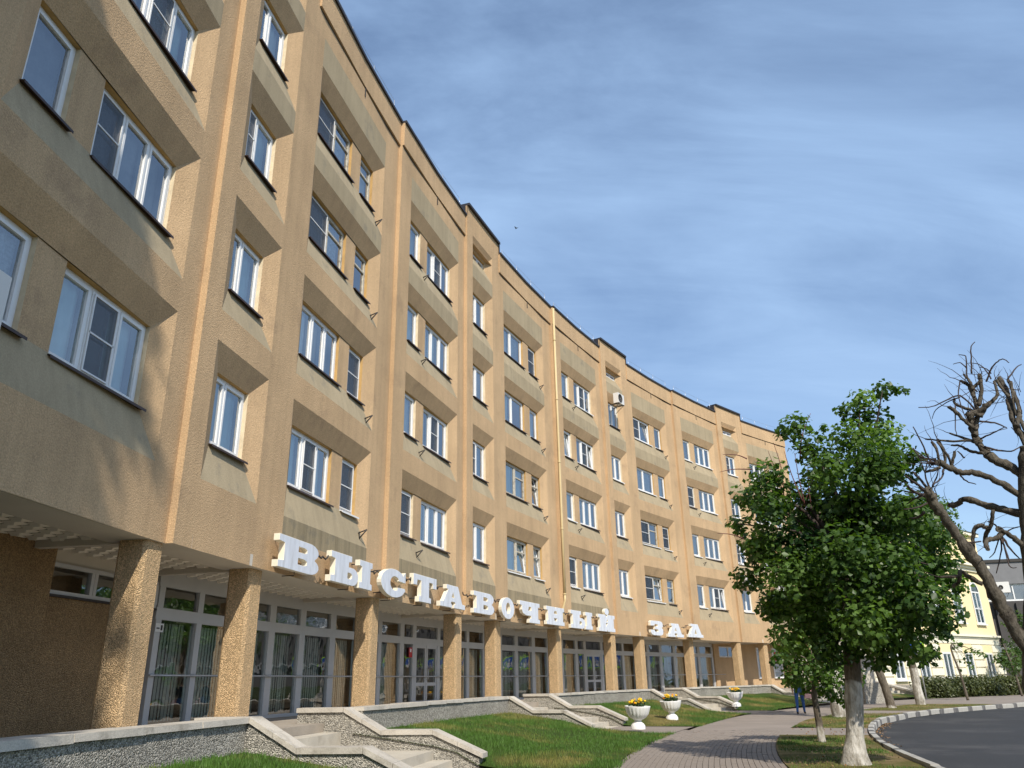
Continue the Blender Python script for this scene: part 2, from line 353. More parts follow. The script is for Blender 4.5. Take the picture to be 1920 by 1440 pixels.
# path along the lawn (level 0), crossing paths, approaches
PD0, PD1 = -8.85, -5.95
def lawn_z(s, d):
    t = min(1, max(0, (-1.25-d)/4.7)); return .57*(1-t)**1.2
path = link('path', None, kind='structure')
b = MB(); strip(b, -40, 17, K(PD0), K(PD1+.3), -.022, 1.5, 1, 1)
strip(b, 17, 80, K(PD0), lambda s: interp(s, [17, 22, 29, 40, 60], [-6.1, -5.9, -5.45, -5.0, -4.6]), 0, 1.5, 2, 0)
for k in range(4): strip(b, .95+k*PER, 4.6+k*PER, lambda s: PD1+.02, K(-3.4), lambda s, d: .012, 1.2, 2, 0)
for (a, c) in ((14.6, 18.2), (30.2, 33.5), (44, 52)): strip(b, a, c, lambda s: kerb_d(s)+.0, K(PD0+.02), .014, 1.2, 2, 0)
strip(b, 52, 80, lambda s: kerb_d(s), K(PD0+.02), .004, 1.5, 2, 0)
link('path_surface', b.mesh('path_surface', ['path_paving', 'paver_joint']), path)
pv = []; row = 0; d = PD0+.005
while d < PD1+.06:
    s = -6+(.1 if row % 2 else 0); L = .2*RAD/(RAD+d)
    while s < 16.9: pv.append((s, d, L)); s += L
    d += .1; row += 1
pv.sort(key=lambda q: q[0]-5.0 if q[0] > 5.0 else 99)
PVM = []
for k in range(5):
    b = MB(); g = .0045; h, h2, h3 = (random.uniform(-.004, .004) for _ in range(3)); L = .2
    b.hexa([(g, g, -.06), (L-g, g, -.06), (L-g, .1-g, -.06), (g, .1-g, -.06), (g, g, h), (L-g, g, h2), (L-g, .1-g, h3), (g, .1-g, h)], 0, (0,)); PVM.append((b.mesh('paver', ['paver']), list(b.v)))
b = MB()
for i, (s, d, L) in enumerate(pv):
    M4 = FR(s, d, random.uniform(-.002, .002)); k = random.randrange(5)
    if i < 300: link('paver', PVM[k][0], path, M4)
    else: b.hexa([M4 @ Vector(v) for v in PVM[k][1]], 0, (0,))
o = link('pavers', b.mesh('pavers', ['paver']), path, kind='stuff')
# lawn with its bank up to the terrace wall
b = MB(); segs = [(-30, .93)]+[(4.62+k*PER, .93+(k+1)*PER) for k in range(3)]+[(4.62+3*PER, 62)]
def pd1(s): return PD1 if s < 17 else interp(s, [17, 22, 29, 40, 60], [-6.1, -5.9, -5.45, -5.0, -4.6])
def LAWNZ(s, d):
    k = s % PER; f = 1.0
    if s > -4:
        dist = min(abs(k-.95), abs(k-4.6), abs(k-.95-PER)) if not (.95 < k < 4.6) else 0
        if s < 0: dist = .95-s
        t = min(1, max(0, (-3.1-d)/.6)); q = min(1, dist/1.6); q = q*q*(3-2*q); f = (1-t)+t*q
    return max(0., lawn_z(s, d))*f+.022+.02*noise.noise(Vector((s*.8, d*.8, 0)))*(.3+.7*f)
for a, c in segs: strip(b, a, c, lambda s: pd1(s)+.0, K(-1.2), LAWNZ, .3, 12)
link('lawn', b.mesh('lawn', ['turf']), kind='structure')
b = MB()
VERGEZ = lambda s, d: .016+.02*noise.noise(Vector((s*.9, d*.9, 3)))
VSEG = [(-40, 14.6), (18.2, 30.2), (33.5, 44)]
for a, c in VSEG: strip(b, a, c, lambda s: kerb_d(s)+.0, lambda s: PD0-.0 if s < 18 or s > 30 else interp(s, [18.2, 20.5, 24, 30.2], [-9.7, -8.85, -8.7, -8.9]), VERGEZ, .6, 3)
link('verge', b.mesh('verge', ['verge_turf']), kind='structure')
# grass blades
def blades(name, pts, hts, mt):
    n = len(pts); a = NP.uniform(0, 2*math.pi, n); w = NP.uniform(.004, .009, n)
    lean = NP.uniform(-.4, .4, (n, 2))*hts[:, None]
    v = np.empty((n, 3, 3), np.float32); dxy = np.stack([np.cos(a), np.sin(a)], 1)*w[:, None]
    v[:, 0] = pts; v[:, 1] = pts; v[:, 2] = pts
    v[:, 0, :2] -= dxy; v[:, 1, :2] += dxy; v[:, 2, :2] += lean; v[:, 2, 2] += hts
    me = bpy.data.meshes.new(name); me.vertices.add(n*3); me.vertices.foreach_set('co', v.ravel()); me.loops.add(n*3); me.loops.foreach_set('vertex_index', np.arange(n*3, dtype=np.int32))
    me.polygons.add(n); me.polygons.foreach_set('loop_start', np.arange(0, n*3, 3, dtype=np.int32)); me.polygons.foreach_set('loop_total', np.full(n, 3, np.int32)); me.update(calc_edges=True); me.validate()
    me.materials.append(MATS[mt]); return link(name, me, kind='stuff')
pts = []; hts = []
def inlawn(s, d):
    k = s % PER
    if .5 < k < 5.0 and s > 0 and d > -3.6: return False
    if .9 < k < 4.65 and s > 0: return False
    return True
tries = 0
while len(pts) < 90000:
    s = -6+46*random.random()**1.5; d = random.uniform(pd1(s)-.12, -1.26)
    if not inlawn(s, d): continue
    nz = noise.noise(Vector((s*.35, d*.35, 9)))
    if random.random() > .75+nz: continue
    pts.append(tuple(P(s, d, LAWNZ(s, d)-.005))); hts.append(random.uniform(.03, .085)*(1+.8*max(0, nz)))
blades('grass', np.array(pts, np.float32), np.array(hts, np.float32), 'blade')
pts = []; hts = []
while len(pts) < 22000:
    s = 1+42*random.random()**1.4; d = random.uniform(kerb_d(s)+.1, PD0-.03)
    if not any(a < s < c for a, c in VSEG): continue
    nz = noise.noise(Vector((s*.5, d*.5, 4)))
    if random.random() > .35+1.3*nz: continue
    pts.append(tuple(P(s, d, VERGEZ(s, d)-.005))); hts.append(random.uniform(.02, .06))
blades('grass', np.array(pts, np.float32), np.array(hts, np.float32), 'blade')

pts = []
while len(pts) < 900:
    s = 3+22*random.random(); d = kerb_d(s)+(-.17-abs(random.gauss(0, .14)) if random.random() < .55 else random.uniform(.0, 2.0)**1.0)
    if random.random() > .45+noise.noise(Vector((s*.6, d, 2))): continue
    pts.append(tuple(P(s, d, (-.112 if d < kerb_d(s) else VERGEZ(s, d)+.02))))
FALLEN = np.array(pts, np.float32)
# ================================================================== TERRACE, WALLS, STAIRS
ZFL = .77; ZCAP = 1.035
b = MB()
def deck_edge(s):
    k = s % PER
    return -.95 if (s > 0 and .9 <= k <= 4.6) else -1.1
b.arcbox(-30, 62, -.60, 9, .3, ZFL, 0, 1.5)
for a, c in [(-30, .7)]+[(4.8+k*PER, .7+(k+1)*PER) for k in range(3)]+[(4.8+3*PER, 62)]: b.arcbox(a, c, -.9, -.60, .3, ZFL-.002, 0, 1.5)
link('terrace', b.mesh('terrace', ['deck_paving']), kind='structure')
def slab(mb, mat4, x0, x1, y0, y1, z0, z1, mi=0, ch=.012):
    mb.box(x0, x1, y0, y1, z0, z1, mi, (), mat4)
def cap_run(parent, s0, s1, inv):
    n = max(1, round((s1-s0)/1.25))
    for k in range(n):
        a = s0+(s1-s0)*k/n+.006; c = s0+(s1-s0)*(k+1)/n-.006; j = random.uniform(-.006, .006)
        b = MB(); d0 = -1.255+random.uniform(-.01, .01)
        m2 = (a+c)/2
        bot = ZCAP-.078; jag = random.uniform(0, .02)
        b.hexa([P(a, d0, bot+jag), P(c, d0, bot), P(c, -.82, bot), P(a, -.82, bot), P(a, d0+.012, ZCAP+j), P(c, d0+.012, ZCAP+j), P(c, -.82, ZCAP+j), P(a, -.82, ZCAP+j)])
        link('cap_slab', b.mesh('cap_slab', ['cap_stone']), parent, None, inv)
wl = [(-16, .5, 'pebbled grey retaining wall in the near left corner, left of the first stair'),
      (5.02, 14.58, 'pebbled grey retaining wall between the nearest stair and the second stair'),
      (5.02+PER, 14.58+PER, 'pebbled grey retaining wall above the lawn with the second planter, between second and third stair'),
      (5.02+2*PER, 14.58+2*PER, 'pebbled grey retaining wall behind the farthest planter'),]
for a, c, lb in wl:
    t = thing('retaining_wall', lb, 'wall', P((a+c)/2, -1.3, 0), 0, 'terrace walls')
    inv = winv(t)
    b = MB(); b.arcbox(a, c, -1.22, -.84, -.1, ZCAP-.078, 0, 1.2)
    link('wall_body', b.mesh('wall_body', ['pebble_grey']), t, None, inv)
    cap_run(t, a-.02, c+.02, inv)
def make_stair(k, label):
    s0 = .5+k*PER
    t = thing('stair', label, 'stair', P(s0+2.25, -2.3, 0), 0, 'terrace stairs'); inv = winv(t)
    for (sa, sb) in ((s0, s0+.38), (s0+4.12, s0+4.5)):
        # profile of a cheek wall: top corner, slope, landing, slope, end
        left = sa == s0; D_ = (-.45, -1.22, -1.95, -2.92, -3.68) if left else (-.05, -.95, -1.72, -2.74, -3.60)
        zz = (.957, .957, .565, .565, .18)
        prof = list(zip(D_, zz))
        b = MB()
        for i in range(4):
            (da, za), (db, zb) = prof[i], prof[i+1]
            b.hexa([P(sa+.04, da, -.1), P(sb-.04, da, -.1), P(sb-.04, db, -.1), P(sa+.04, db, -.1), P(sa+.04, da, za), P(sb-.04, da, za), P(sb-.04, db, zb), P(sa+.04, db, zb)], 0, [2] if i == 0 else [2] if i else [])
        link('cheek_wall', b.mesh('cheek_wall', ['pebble_grey']), t, None, inv)
        prof = [(D_[0]+.01, .957), (D_[1]-.04, .957), (D_[2]-.03, .565), (D_[3], .565), (D_[4]-.08, .18)]
        for i in range(4):
            (da, za), (db, zb) = prof[i], prof[i+1]; n = 2 if i in (1, 3) else 1
            for q in range(n):
                f0, f1 = q/n, (q+1)/n; g = .004
                d0 = da+(db-da)*f0-g; d1 = da+(db-da)*f1+g; z0 = za+(zb-za)*f0; z1 = za+(zb-za)*f1; h = .078+random.uniform(-.004, .004)
                j = random.uniform(-.008, .008)
                b = MB(); b.hexa([P(sa+.0+j, d0, z0), P(sb-.0+j, d0, z0), P(sb-.0+j, d1, z1), P(sa+.0+j, d1, z1), P(sa+.0+j, d0, z0+h), P(sb-.0+j, d0, z0+h), P(sb-.0+j, d1, z1+h), P(sa+.0+j, d1, z1+h)])
                link('cap_slab', b.mesh('cap_slab', ['cap_stone']), t, None, inv)
    tops = [(.616, -.60, -.95), (.308, -.95, -2.75), (.154, -2.75, -3.10), (.02, -3.10, -3.45)]
    for z, da, db in tops:
        b = MB(); b.hexa([P(s0+.37, db-.02, -.05), P(s0+4.13, db-.02, -.05), P(s0+4.13, da, -.05), P(s0+.37, da, -.05), P(s0+.37, db-.02, z), P(s0+4.13, db-.02, z), P(s0+4.13, da, z), P(s0+.37, da, z)])
        link('step', b.mesh('step', ['step_stone']), t, None, inv)
for k, lb in enumerate(('nearest stone stair down from the terrace, cut by the bottom edge of the picture', 'second stone stair, coming down just left of the first white planter', 'third stone stair, ending beside the farthest white planter', 'farthest stair of the brown building, half hidden by the leafy tree')):
    make_stair(k, lb)

# ================================================================== BUILDING
BLD = thing('apartment_building', 'long curved five storey building in orange stucco above a columned ground floor', 'building', P(20, 2, 0))
BI = winv(BLD)
def bpart(name, mb, mats, **k): return link(name, mb.mesh(name, mats), BLD, None, BI, **k)
ZF, ZG, ZR = 3.41, 16.93, 17.81
STOREY = 2.87; Z2 = 5.21; OH = 1.27
DS, DW = .175, .325     # splay depth, wall depth to the window plane
def off(s):
    """saw-tooth: every run of bays starts a little proud and ends a little back"""
    k = (s-0) % PER
    if k < WB+WW: return -.06+.12*k/(WB+WW)
    return -.06+.12*(k-WB-WW)/WW
def Q(s, d, z, eps=0): return P(s, d+off(s+eps), z)
bays = [(-2*WW-WB, -2*WW, 'S'), (-2*WW, -WW, 'L'), (-WW, 0, 'R')]
for k in range(4):
    o0 = k*PER; bays.append((o0, o0+WB, 'S'))
    bays.append((o0+WB, o0+WB+WW, 'L'))
    if k < 3: bays.append((o0+WB+WW, o0+PER, 'R'))
SEND = bays[-1][1]
windows = []   # (s centre, z bottom, w, h, type, bay index, floor)
for bi, (s0, s1, kd) in enumerate(bays):
    e0, e1 = s0+1e-5, s1-1e-5
    if kd == 'S': a, c = s0+.52, s0+2.44; ops = [(a+.42, c-.38)]
    elif kd == 'L': a = s0+.42; c = s0+4.54; ops = [(a+.37, a+2.33), (a+2.90, a+3.72)]
    else: c = s1-.55; a = c-4.12; ops = [(a+.40, a+1.22), (a+1.79, a+3.75)]
    il, ir = ops[0][0], ops[-1][1]
    mb = MB()
    zt = ZG if kd != 'S' else ZR+.45
    def vq(sa, sb, za, zb, d=0, mi=0): mb.quad(Q(sa, d, za), Q(sb, d, za), Q(sb, d, zb), Q(sa, d, zb), mi)
    vq(e0, a, ZF, zt); vq(c, e1, ZF, zt)
    levels = [(Z2+i*STOREY, Z2+i*STOREY+OH) for i in range(4)]
    soff = .42; sl = [.71, .62, .62, .62]
    if kd == 'S': levels.append((16.52, 16.84)); sl.append(.45)
    band = (kd != 'S' and 0 < s0 < 26) or (kd == 'S' and 12 < s0 < 16)
    zprev = ZF
    for i, (zb, ztp) in enumerate(levels):
        zo0 = zb-sl[i]; zo1 = ztp+soff
        if i == 0:
            if band: vq(a, c, ZF, zo0-.42); vq(a, c, zo0-.42, zo0, 0, 4)
            else: vq(a, c, ZF, zo0)
        else: vq(a, c, zprev, zo0, 0, 1 if i >= 3 else 0)
        L0, L1 = (il, DS), (ir, DS)
        A = [Q(a, 0, zo0), Q(c, 0, zo0), Q(c, 0, zo1), Q(a, 0, zo1)]; B_ = [Q(il, DS, zb), Q(ir, DS, zb), Q(ir, DS, ztp), Q(il, DS, ztp)]
        mb.quad(A[0], A[1], B_[1], B_[0], 1)        # sill slope
        mb.quad(A[1], A[2], B_[2], B_[1], 0)        # right splay
        mb.quad(A[2], A[3], B_[3], B_[2], 0)        # soffit slope
        mb.quad(A[3], A[0], B_[0], B_[3], 0)
        if len(ops) == 2: vq(ops[0][1], ops[1][0], zb, ztp, DS, 0)
        for (l, r) in ops:
            F0 = [Q(l, DS, zb), Q(r, DS, zb), Q(r, DS, ztp), Q(l, DS, ztp)]; G0 = [Q(l, DW, zb), Q(r, DW, zb), Q(r, DW, ztp), Q(l, DW, ztp)]
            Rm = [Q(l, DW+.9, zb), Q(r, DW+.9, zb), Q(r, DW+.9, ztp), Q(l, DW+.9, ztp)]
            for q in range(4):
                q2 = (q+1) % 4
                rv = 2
                if q == 1: rv = 5 if (bi*7+i*3) % 3 != 1 else 2  # cream plaster on right reveals only, their sunlit tone put into the colour
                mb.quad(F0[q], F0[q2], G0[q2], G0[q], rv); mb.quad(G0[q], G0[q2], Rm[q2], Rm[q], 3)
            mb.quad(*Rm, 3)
            windows.append(((l+r)/2, zb, r-l, ztp-zb, 'V' if ztp-zb < .5 else ('W' if r-l > 1.5 else ('N' if r-l < .95 else 'S')), bi, i, (l, r)))
        zprev = zo1
    if kd == 'S': vq(a, c, zprev, zt)
    else: vq(a, c, zprev, zprev+.86, 0, 1); vq(a, c, zprev+.86, zt)
    # return of the saw-tooth at the left edge
    mb.quad(P(s0, off(s0-1e-4), ZF), P(s0, off(s0+1e-4), ZF), P(s0, off(s0+1e-4), ZR if kd != 'S' else ZR), P(s0, off(s0-1e-4), ZR if kd != 'S' else ZR), 0)
    bpart('wall_panel', mb, ['stucco', 'grey_paint', 'ochre', 'room_dark', 'grey_band', 'cream_plaster_lit'])
    # parapet
    mb = MB()
    if kd == 'S':
        mb.hexa([Q(e0, .02, ZG), Q(e1, .02, ZG), Q(e1, .5, ZG), Q(e0, .5, ZG), Q(e0, .02, zt), Q(e1, .02, zt), Q(e1, .5, zt), Q(e0, .5, zt)], 0, (2,))
        mf = MB(); g = .05
        mf.hexa([Q(e0, -.09, zt), Q(e1, -.09, zt), Q(e1, .55, zt), Q(e0, .55, zt), Q(e0, -.09, zt+.1), Q(e1, -.09, zt+.1), Q(e1, .55, zt+.1), Q(e0, .55, zt+.1)])
        for e in (e0, e1):
            sg = -1 if e == e0 else 1
            mf.hexa([Q(e+sg*.005, -.05, ZR+.02), Q(e+sg*.03, -.05, ZR+.02), Q(e+sg*.03, .5, ZR+.02), Q(e+sg*.005, .5, ZR+.02), Q(e+sg*.005, -.05, zt), Q(e+sg*.03, -.05, zt), Q(e+sg*.03, .5, zt), Q(e+sg*.005, .5, zt)])
    else:
        m_ = (e0+e1)/2
        for (u, v, sk) in ((e0, m_, [3]), (m_, e1, [5])):
            mb.hexa([Q(u, -.055, ZG+.05), Q(v, -.055, ZG+.05), Q(v, .4, ZG+.05), Q(u, .4, ZG+.05), Q(u, -.055, ZR), Q(v, -.055, ZR), Q(v, .4, ZR), Q(u, .4, ZR)], 0, sk)
            mb.hexa([Q(u, .0, ZG-.0), Q(v, .0, ZG), Q(v, .4, ZG), Q(u, .4, ZG), Q(u, .0, ZG+.06), Q(v, .0, ZG+.06), Q(v, .4, ZG+.06), Q(u, .4, ZG+.06)], 1, sk+[0])  # dark strip below the parapet, its thin shadow line put into the colour
        mf = MB()
        for (u, v) in ((e0, m_), (m_, e1)):
            mf.hexa([Q(u, -.11, ZR), Q(v, -.11, ZR), Q(v, .45, ZR), Q(u, .45, ZR), Q(u, -.11, ZR+.09), Q(v, -.11, ZR+.09), Q(v, .45, ZR+.09), Q(u, .45, ZR+.09)])
        sp_ = MB(); sp_.box(-.018, .018, -.05, .02, -.3, .02); 
        link('rain_spout', sp_.mesh('rain_spout', ['steel_shade_dark']), BLD, FR(m_+.15, off(m_), ZG+.04), BI)
    bpart('parapet', mb, ['stucco', 'steel_shade_dark']); bpart('flashing', mf, ['flashing_dark'])
# shell: roof, rear, end walls
mb = MB(); mb.arcbox(-2*WW-WB+.1, SEND-.02, .42, 12, 17.2, 17.35, 0, 2); bpart('roof', mb, ['roof_grey'])
mb = MB(); mb.arcbox(-2*WW-WB+.1, SEND-.02, 11.7, 12, 0, 17.2, 0, 2); bpart('rear_wall', mb, ['stucco'])
for e, sg in ((SEND, -1), (-2*WW-WB, 1)):
    mb = MB(); x0, x1 = (e-.3, e-.004) if sg < 0 else (e+.004, e+.3)
    mb.hexa([P(x0, 1.6, 0), P(x1, 1.6, 0), P(x1, 12, 0), P(x0, 12, 0), P(x0, 1.6, ZF), P(x1, 1.6, ZF), P(x1, 12, ZF), P(x0, 12, ZF)])
    mb.hexa([P(x0, .08, ZF), P(x1, .08, ZF), P(x1, 12, ZF), P(x0, 12, ZF), P(x0, .08, ZR-.02), P(x1, .08, ZR-.02), P(x1, 12, ZR-.02), P(x0, 12, ZR-.02)])
    bpart('end_wall', mb, ['stucco'])
# underside: flat band, recessed ceiling with relief tiles, beams
mb = MB()
for (s0, s1, kd) in bays: mb.arcbox(s0+1e-5, s1-1e-5, .004, .74, ZF+.002, ZF+.2, 0, 1.6, True, off)
bpart('soffit_band', mb, ['soffit_white'])
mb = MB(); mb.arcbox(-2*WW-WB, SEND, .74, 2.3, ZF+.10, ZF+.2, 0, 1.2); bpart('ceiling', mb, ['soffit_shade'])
tiles = []; r = 0; d = .79
while d < 2.0:
    s = -9+(.17 if r % 2 else 0)
    while s < SEND-.4: tiles.append((s, d)); s += .34
    d += .235; r += 1
tiles.sort(key=lambda q: abs(q[0]+4.5) if q[0] > -6 else 99)
b = MB(); h = .055; e = .035
b.hexa([(e, e, -h), (.27-e, e, -h*.35), (.27-e, .19-e, -h*.35), (e, .19-e, -h), (0, 0, 0), (.27, 0, 0), (.27, .19, 0), (0, .19, 0)], 0, (1,)); TM = b.mesh('ceiling_tile', ['soffit_tile'])
mb = MB()
for i, (s, d) in enumerate(tiles):
    M4 = FR(s, d, ZF+.10)
    if i < 300: link('ceiling_tile', TM, BLD, M4, BI)
    else: mb.hexa([M4 @ Vector(v) for v in b.v], 0, (1,))
bpart('ceiling_tiles', mb, ['soffit_tile'], kind='stuff')
# columns and beams
def column_mesh():
    b = MB(); w, dd, c = .225, .225, .05
    pr = [(-w+c, -dd), (w-c, -dd), (w, -dd+c), (w, dd-c), (w-c, dd), (-w+c, dd), (-w, dd-c), (-w, -dd+c)]
    n = 8
    for k in range(n):
        (x0, y0), (x1, y1) = pr[k], pr[(k+1) % n]; b.quad((x0, y0, 0), (x1, y1, 0), (x1, y1, ZF-ZFL), (x0, y0, ZF-ZFL))
    return b.mesh('column', ['pebble_ochre'])
CM = column_mesh(); bmm = MB(); bmm.box(-.07, .07, .22, 1.75, ZF-ZFL-.02, ZF-ZFL+.095); BM = bmm.mesh('beam', ['soffit_white'])
cols = [-2*WW, -WW]
for k in range(4):
    cols += [k*PER, k*PER+WB, k*PER+WB+WW]
for sj in cols:
    link('column', CM, BLD, FR(sj-.16, .33, ZFL), BI); link('beam', BM, BLD, FR(sj-.16, .33, ZFL), BI)
# ground floor back wall and glazing
DG = 2.09; Z_T0, Z_L1, Z_L0, Z_LO = ZF+.11, 3.21, 2.83, 2.62
mb = MB(); mb.arcbox(-2*WW-WB, .25, 1.98, 2.3, ZFL, ZF+.1, 0, 1.4)
mb.arcbox(.25, 2.98, DG+.02, 2.4, ZFL, 2.80, 0, 1.4); mb.arcbox(.25, 2.98, DG+.02, 2.4, Z_L1+.06, ZF+.1, 1, 1.4)
bpart('ground_floor_wall', mb, ['pebble_brown', 'soffit_white'])
mb = MB(); mb.arcbox(42.35, SEND, 1.98, 2.3, ZFL, 2.63, 0, 1.3); mb.arcbox(42.35, 42.9, 1.98, 2.3, 2.63, ZF+.1, 0); mb.arcbox(44.95, SEND, 1.98, 2.3, 2.63, ZF+.1, 0)
mb.arcbox(42.9, 44.95, 2.06, 2.3, 3.26, ZF+.1, 0)
bpart('ground_floor_wall', mb, ['stucco'])
mb = MB(); mb.arcbox(.3, 42.3, 6.4, 6.5, ZFL, ZF+.1, 0, 2); mb.arcbox(.3, 42.3, 2.3, 6.4, ZF+.1, ZF+.15, 0, 2); bpart('hall_wall', mb, ['shop_dark'])
mb = MB(); mb.arcbox(.3, 42.3, 2.13, 6.4, ZFL-.02, ZFL+.012, 0, 2); bpart('hall_floor', mb, ['shop_floor'])
_blind = {}
def blind_mesh(w, h):
    key = (round(w, 1), round(h, 1))
    if key not in _blind:
        b = MB(); n = max(2, int(w/.10))
        for i in range(n):
            x = -w/2+(i+.5)*w/n; a = R_(-8+random.uniform(-9, 9)); c = .043
            b.quad((x-c*math.cos(a), c*math.sin(a), 0), (x+c*math.cos(a), -c*math.sin(a), 0), (x+c*math.cos(a), -c*math.sin(a), h), (x-c*math.cos(a), c*math.sin(a), h))
        _blind[key] = b.mesh('blind', ['blind'])
    return _blind[key]
def pane_box(w, h, mt, th=.012):
    key = ('pane', round(w, 2), round(h, 2), mt)
    if key not in _blind:
        b = MB(); b.quad((-w/2, 0, 0), (w/2, 0, 0), (w/2, 0, h), (-w/2, 0, h)); _blind[key] = b.mesh('pane', [mt])
    return _blind[key]
lites = [(5.85, 6.95), (7.2, 8.3), (8.55, 9.78), (10.05, 11.15), (11.40, 12.45), (12.65, 13.80), (14.05, 14.62), (14.84, 16.30), (16.5, 17.45), (17.65, 18.45), (18.65, 19.75)]
runs = []
runs.append([(3.16, 4.25), (4.42, 5.6)]+lites[:5])
runs.append(lites[5:]+[(a+PER, c+PER) for a, c in lites[:5]])
runs.append([(a+PER, c+PER) for a, c in lites[5:]]+[(a+2*PER, c+2*PER) for a, c in lites[:5]])
runs.append([(40.85, 42.15)])
for run in runs:
    sA, sB = run[0][0]-.16, run[-1][1]+.14
    sf = MB()
    sf.arcbox(sA, sB, DG-.03, DG+.04, Z_L1, ZF+.1, 0, 1.2); sf.arcbox(sA, sB, DG-.03, DG+.04, Z_LO, Z_L0, 0, 1.2); sf.arcbox(sA, sB, DG-.03, DG+.04, ZFL, ZFL+.07, 0, 1.2)
    edges = [sA]+[x for l in run for x in l]+[sB]
    for i in range(0, len(edges), 2):
        x0, x1 = edges[i], edges[i+1]
        for (z0, z1) in ((Z_L0, Z_L1), (ZFL+.07, Z_LO)):
            sf.hexa([P(x0, DG-.045, z0), P(x1, DG-.045, z0), P(x1, DG+.05, z0), P(x0, DG+.05, z0), P(x0, DG-.045, z1), P(x1, DG-.045, z1), P(x1, DG+.05, z1), P(x0, DG+.05, z1)])
            sm_ = (x0+x1)/2
    so = link('shopfront', sf.mesh('shopfront', ['aluminium']), BLD, None, BI)
    for (l, r_) in run:
        door = 1.4 < r_-l < 1.5
        w = (r_-l)*(RAD+DG)/RAD; sc = (l+r_)/2
        sub = [(Z_L0, Z_L1)]+([] if door else [(ZFL+.07, Z_LO)])
        for z0, z1 in sub:
            fm = MB(); t_ = .035
            # thin bead round each pane, one with the frame, so a deeper line of shade shows
            p = link('pane', pane_box(w, z1-z0, 'glass_shop'), so, FR(sc, DG+.01, z0))
            if z1-z0 > 1: link('blind', blind_mesh(w, z1-z0-.05), so, FR(sc, DG+.22, z0+.02))
        if door:
            hD = Z_LO-ZFL
            dm = MB(); fw = .09
            for sx in (-1, 1):
                x0, x1 = (-w/2, -.008) if sx < 0 else (.008, w/2)
                dm.box(x0, x0+fw, -.03, .03, .02, hD); dm.box(x1-fw, x1, -.03, .03, .02, hD); dm.box(x0+fw, x1-fw, -.03, .03, hD-.1, hD); dm.box(x0+fw, x1-fw, -.03, .03, .02, .16); dm.box(x0+fw, x1-fw, -.03, .03, .60, .70)
            do = link('door', dm.mesh('door', ['pvc_white' if False else 'aluminium']), BLD, FR(sc, DG-.0, ZFL), BI)
            for sx in (-1, 1):
                pw = w/2-2*fw-.008; link('pane', pane_box(pw, .44, 'glass_shop'), do, Matrix.Translation((sx*w/4, 0, .16))); link('pane', pane_box(pw, hD-.8, 'glass_shop'), do, Matrix.Translation((sx*w/4, 0, .70)))
            hm = MB(); hm.tube([(.05, -.03, .78), (.05, -.09, .80), (.05, -.09, 1.1), (.05, -.03, 1.12)], .013, 6); link('handle', hm.mesh('handle', ['steel_light']), do)
hb = MB(); hb.tube([P(s, DG-.10, 1.655) for s in np.linspace(2.95, 43.4, 60)], .021, 6); bpart('handrail', hb, ['steel_light'])
# high window strip at the left, poster and stickers
sf = MB(); sf.arcbox(.27, 2.96, DG-.03, DG+.04, 2.80, 2.86, 0); sf.arcbox(.27, 2.96, DG-.03, DG+.04, 3.21, 3.27, 0)
for x in (.27, 1.2, 1.28, 2.2, 2.9): sf.arcbox(x, x+.07, DG-.035, DG+.045, 2.86, 3.21, 0)
so = bpart('window', sf, ['aluminium'])
for x0, x1 in ((.34, 1.2), (1.35, 2.2), (2.27, 2.9)): link('pane', pane_box((x1-x0)*1.03, .35, 'glass_shop'), so, FR((x0+x1)/2, DG+.01, 2.86))
mb = MB(); mb.arcbox(.27, 2.96, DG-.06, DG, 2.765, 2.80, 0); bpart('sill', mb, ['flashing_dark'])
sf = MB(); sf.arcbox(42.9, 44.95, 2.0, 2.06, 2.63, 2.70, 0); sf.arcbox(42.9, 44.95, 2.0, 2.06, 3.20, 3.26, 0)
for x in (42.9, 43.9, 44.88): sf.arcbox(x, x+.07, 2.0, 2.06, 2.70, 3.20, 0)
so = bpart('window', sf, ['pvc_white'])
for x0, x1 in ((42.97, 43.9), (43.97, 44.88)): link('pane', pane_box((x1-x0)*1.03, .5, 'glass_shop'), so, FR((x0+x1)/2, 2.03, 2.70))
for x0, w, red in ((47.0, .75, 0), (48.75, 1.05, 1)):
    f = MB(); f.box(-w/2, w/2, -.05, .0, 1.40, 1.48); f.box(-w/2, w/2, -.05, 0, 3.15, 3.25); f.box(-w/2, -w/2+.09, -.05, 0, 1.48, 3.15); f.box(w/2-.09, w/2, -.05, 0, 1.48, 3.15); f.box(-w/2-.04, w/2+.04, -.12, -.0, 1.36, 1.398)
    so = link('window', f.mesh('window', ['pvc_white']), BLD, FR(x0+w/2, 1.977, 0), BI)
    link('pane', pane_box(w-.18, 1.67, 'glass_shop'), so, Matrix.Translation((0, -.02, 1.48)))
    if red:
        q = MB(); q.quad((-w/2+.1, -.028, 1.75), (w/2-.1, -.028, 1.75), (w/2-.1, -.028, 3.1), (-w/2+.1, -.028, 3.1), 1)
        for i in range(4): q.quad((-w/2+.16+.06*(i % 2), -.032, 2.25+.2*i), (w/2-.18+.03*(i % 3), -.032, 2.25+.2*i), (w/2-.18, -.032, 2.37+.2*i), (-w/2+.2, -.032, 2.38+.2*i), 0)
        link('poster', q.mesh('poster', ['red_print', 'curtain_lace']), so)
q = MB(); q.quad((-.11, 0, 0), (.11, 0, 0), (.11, 0, .3), (-.11, 0, .3), 0); q.quad((-.05, -.003, .16), (.05, -.003, .16), (.05, -.003, .26), (-.05, -.003, .26), 1)
link('notice', q.mesh('notice', ['red_print', 'sign_white']), BLD, FR(14.5, DG-.035, 2.22), BI)
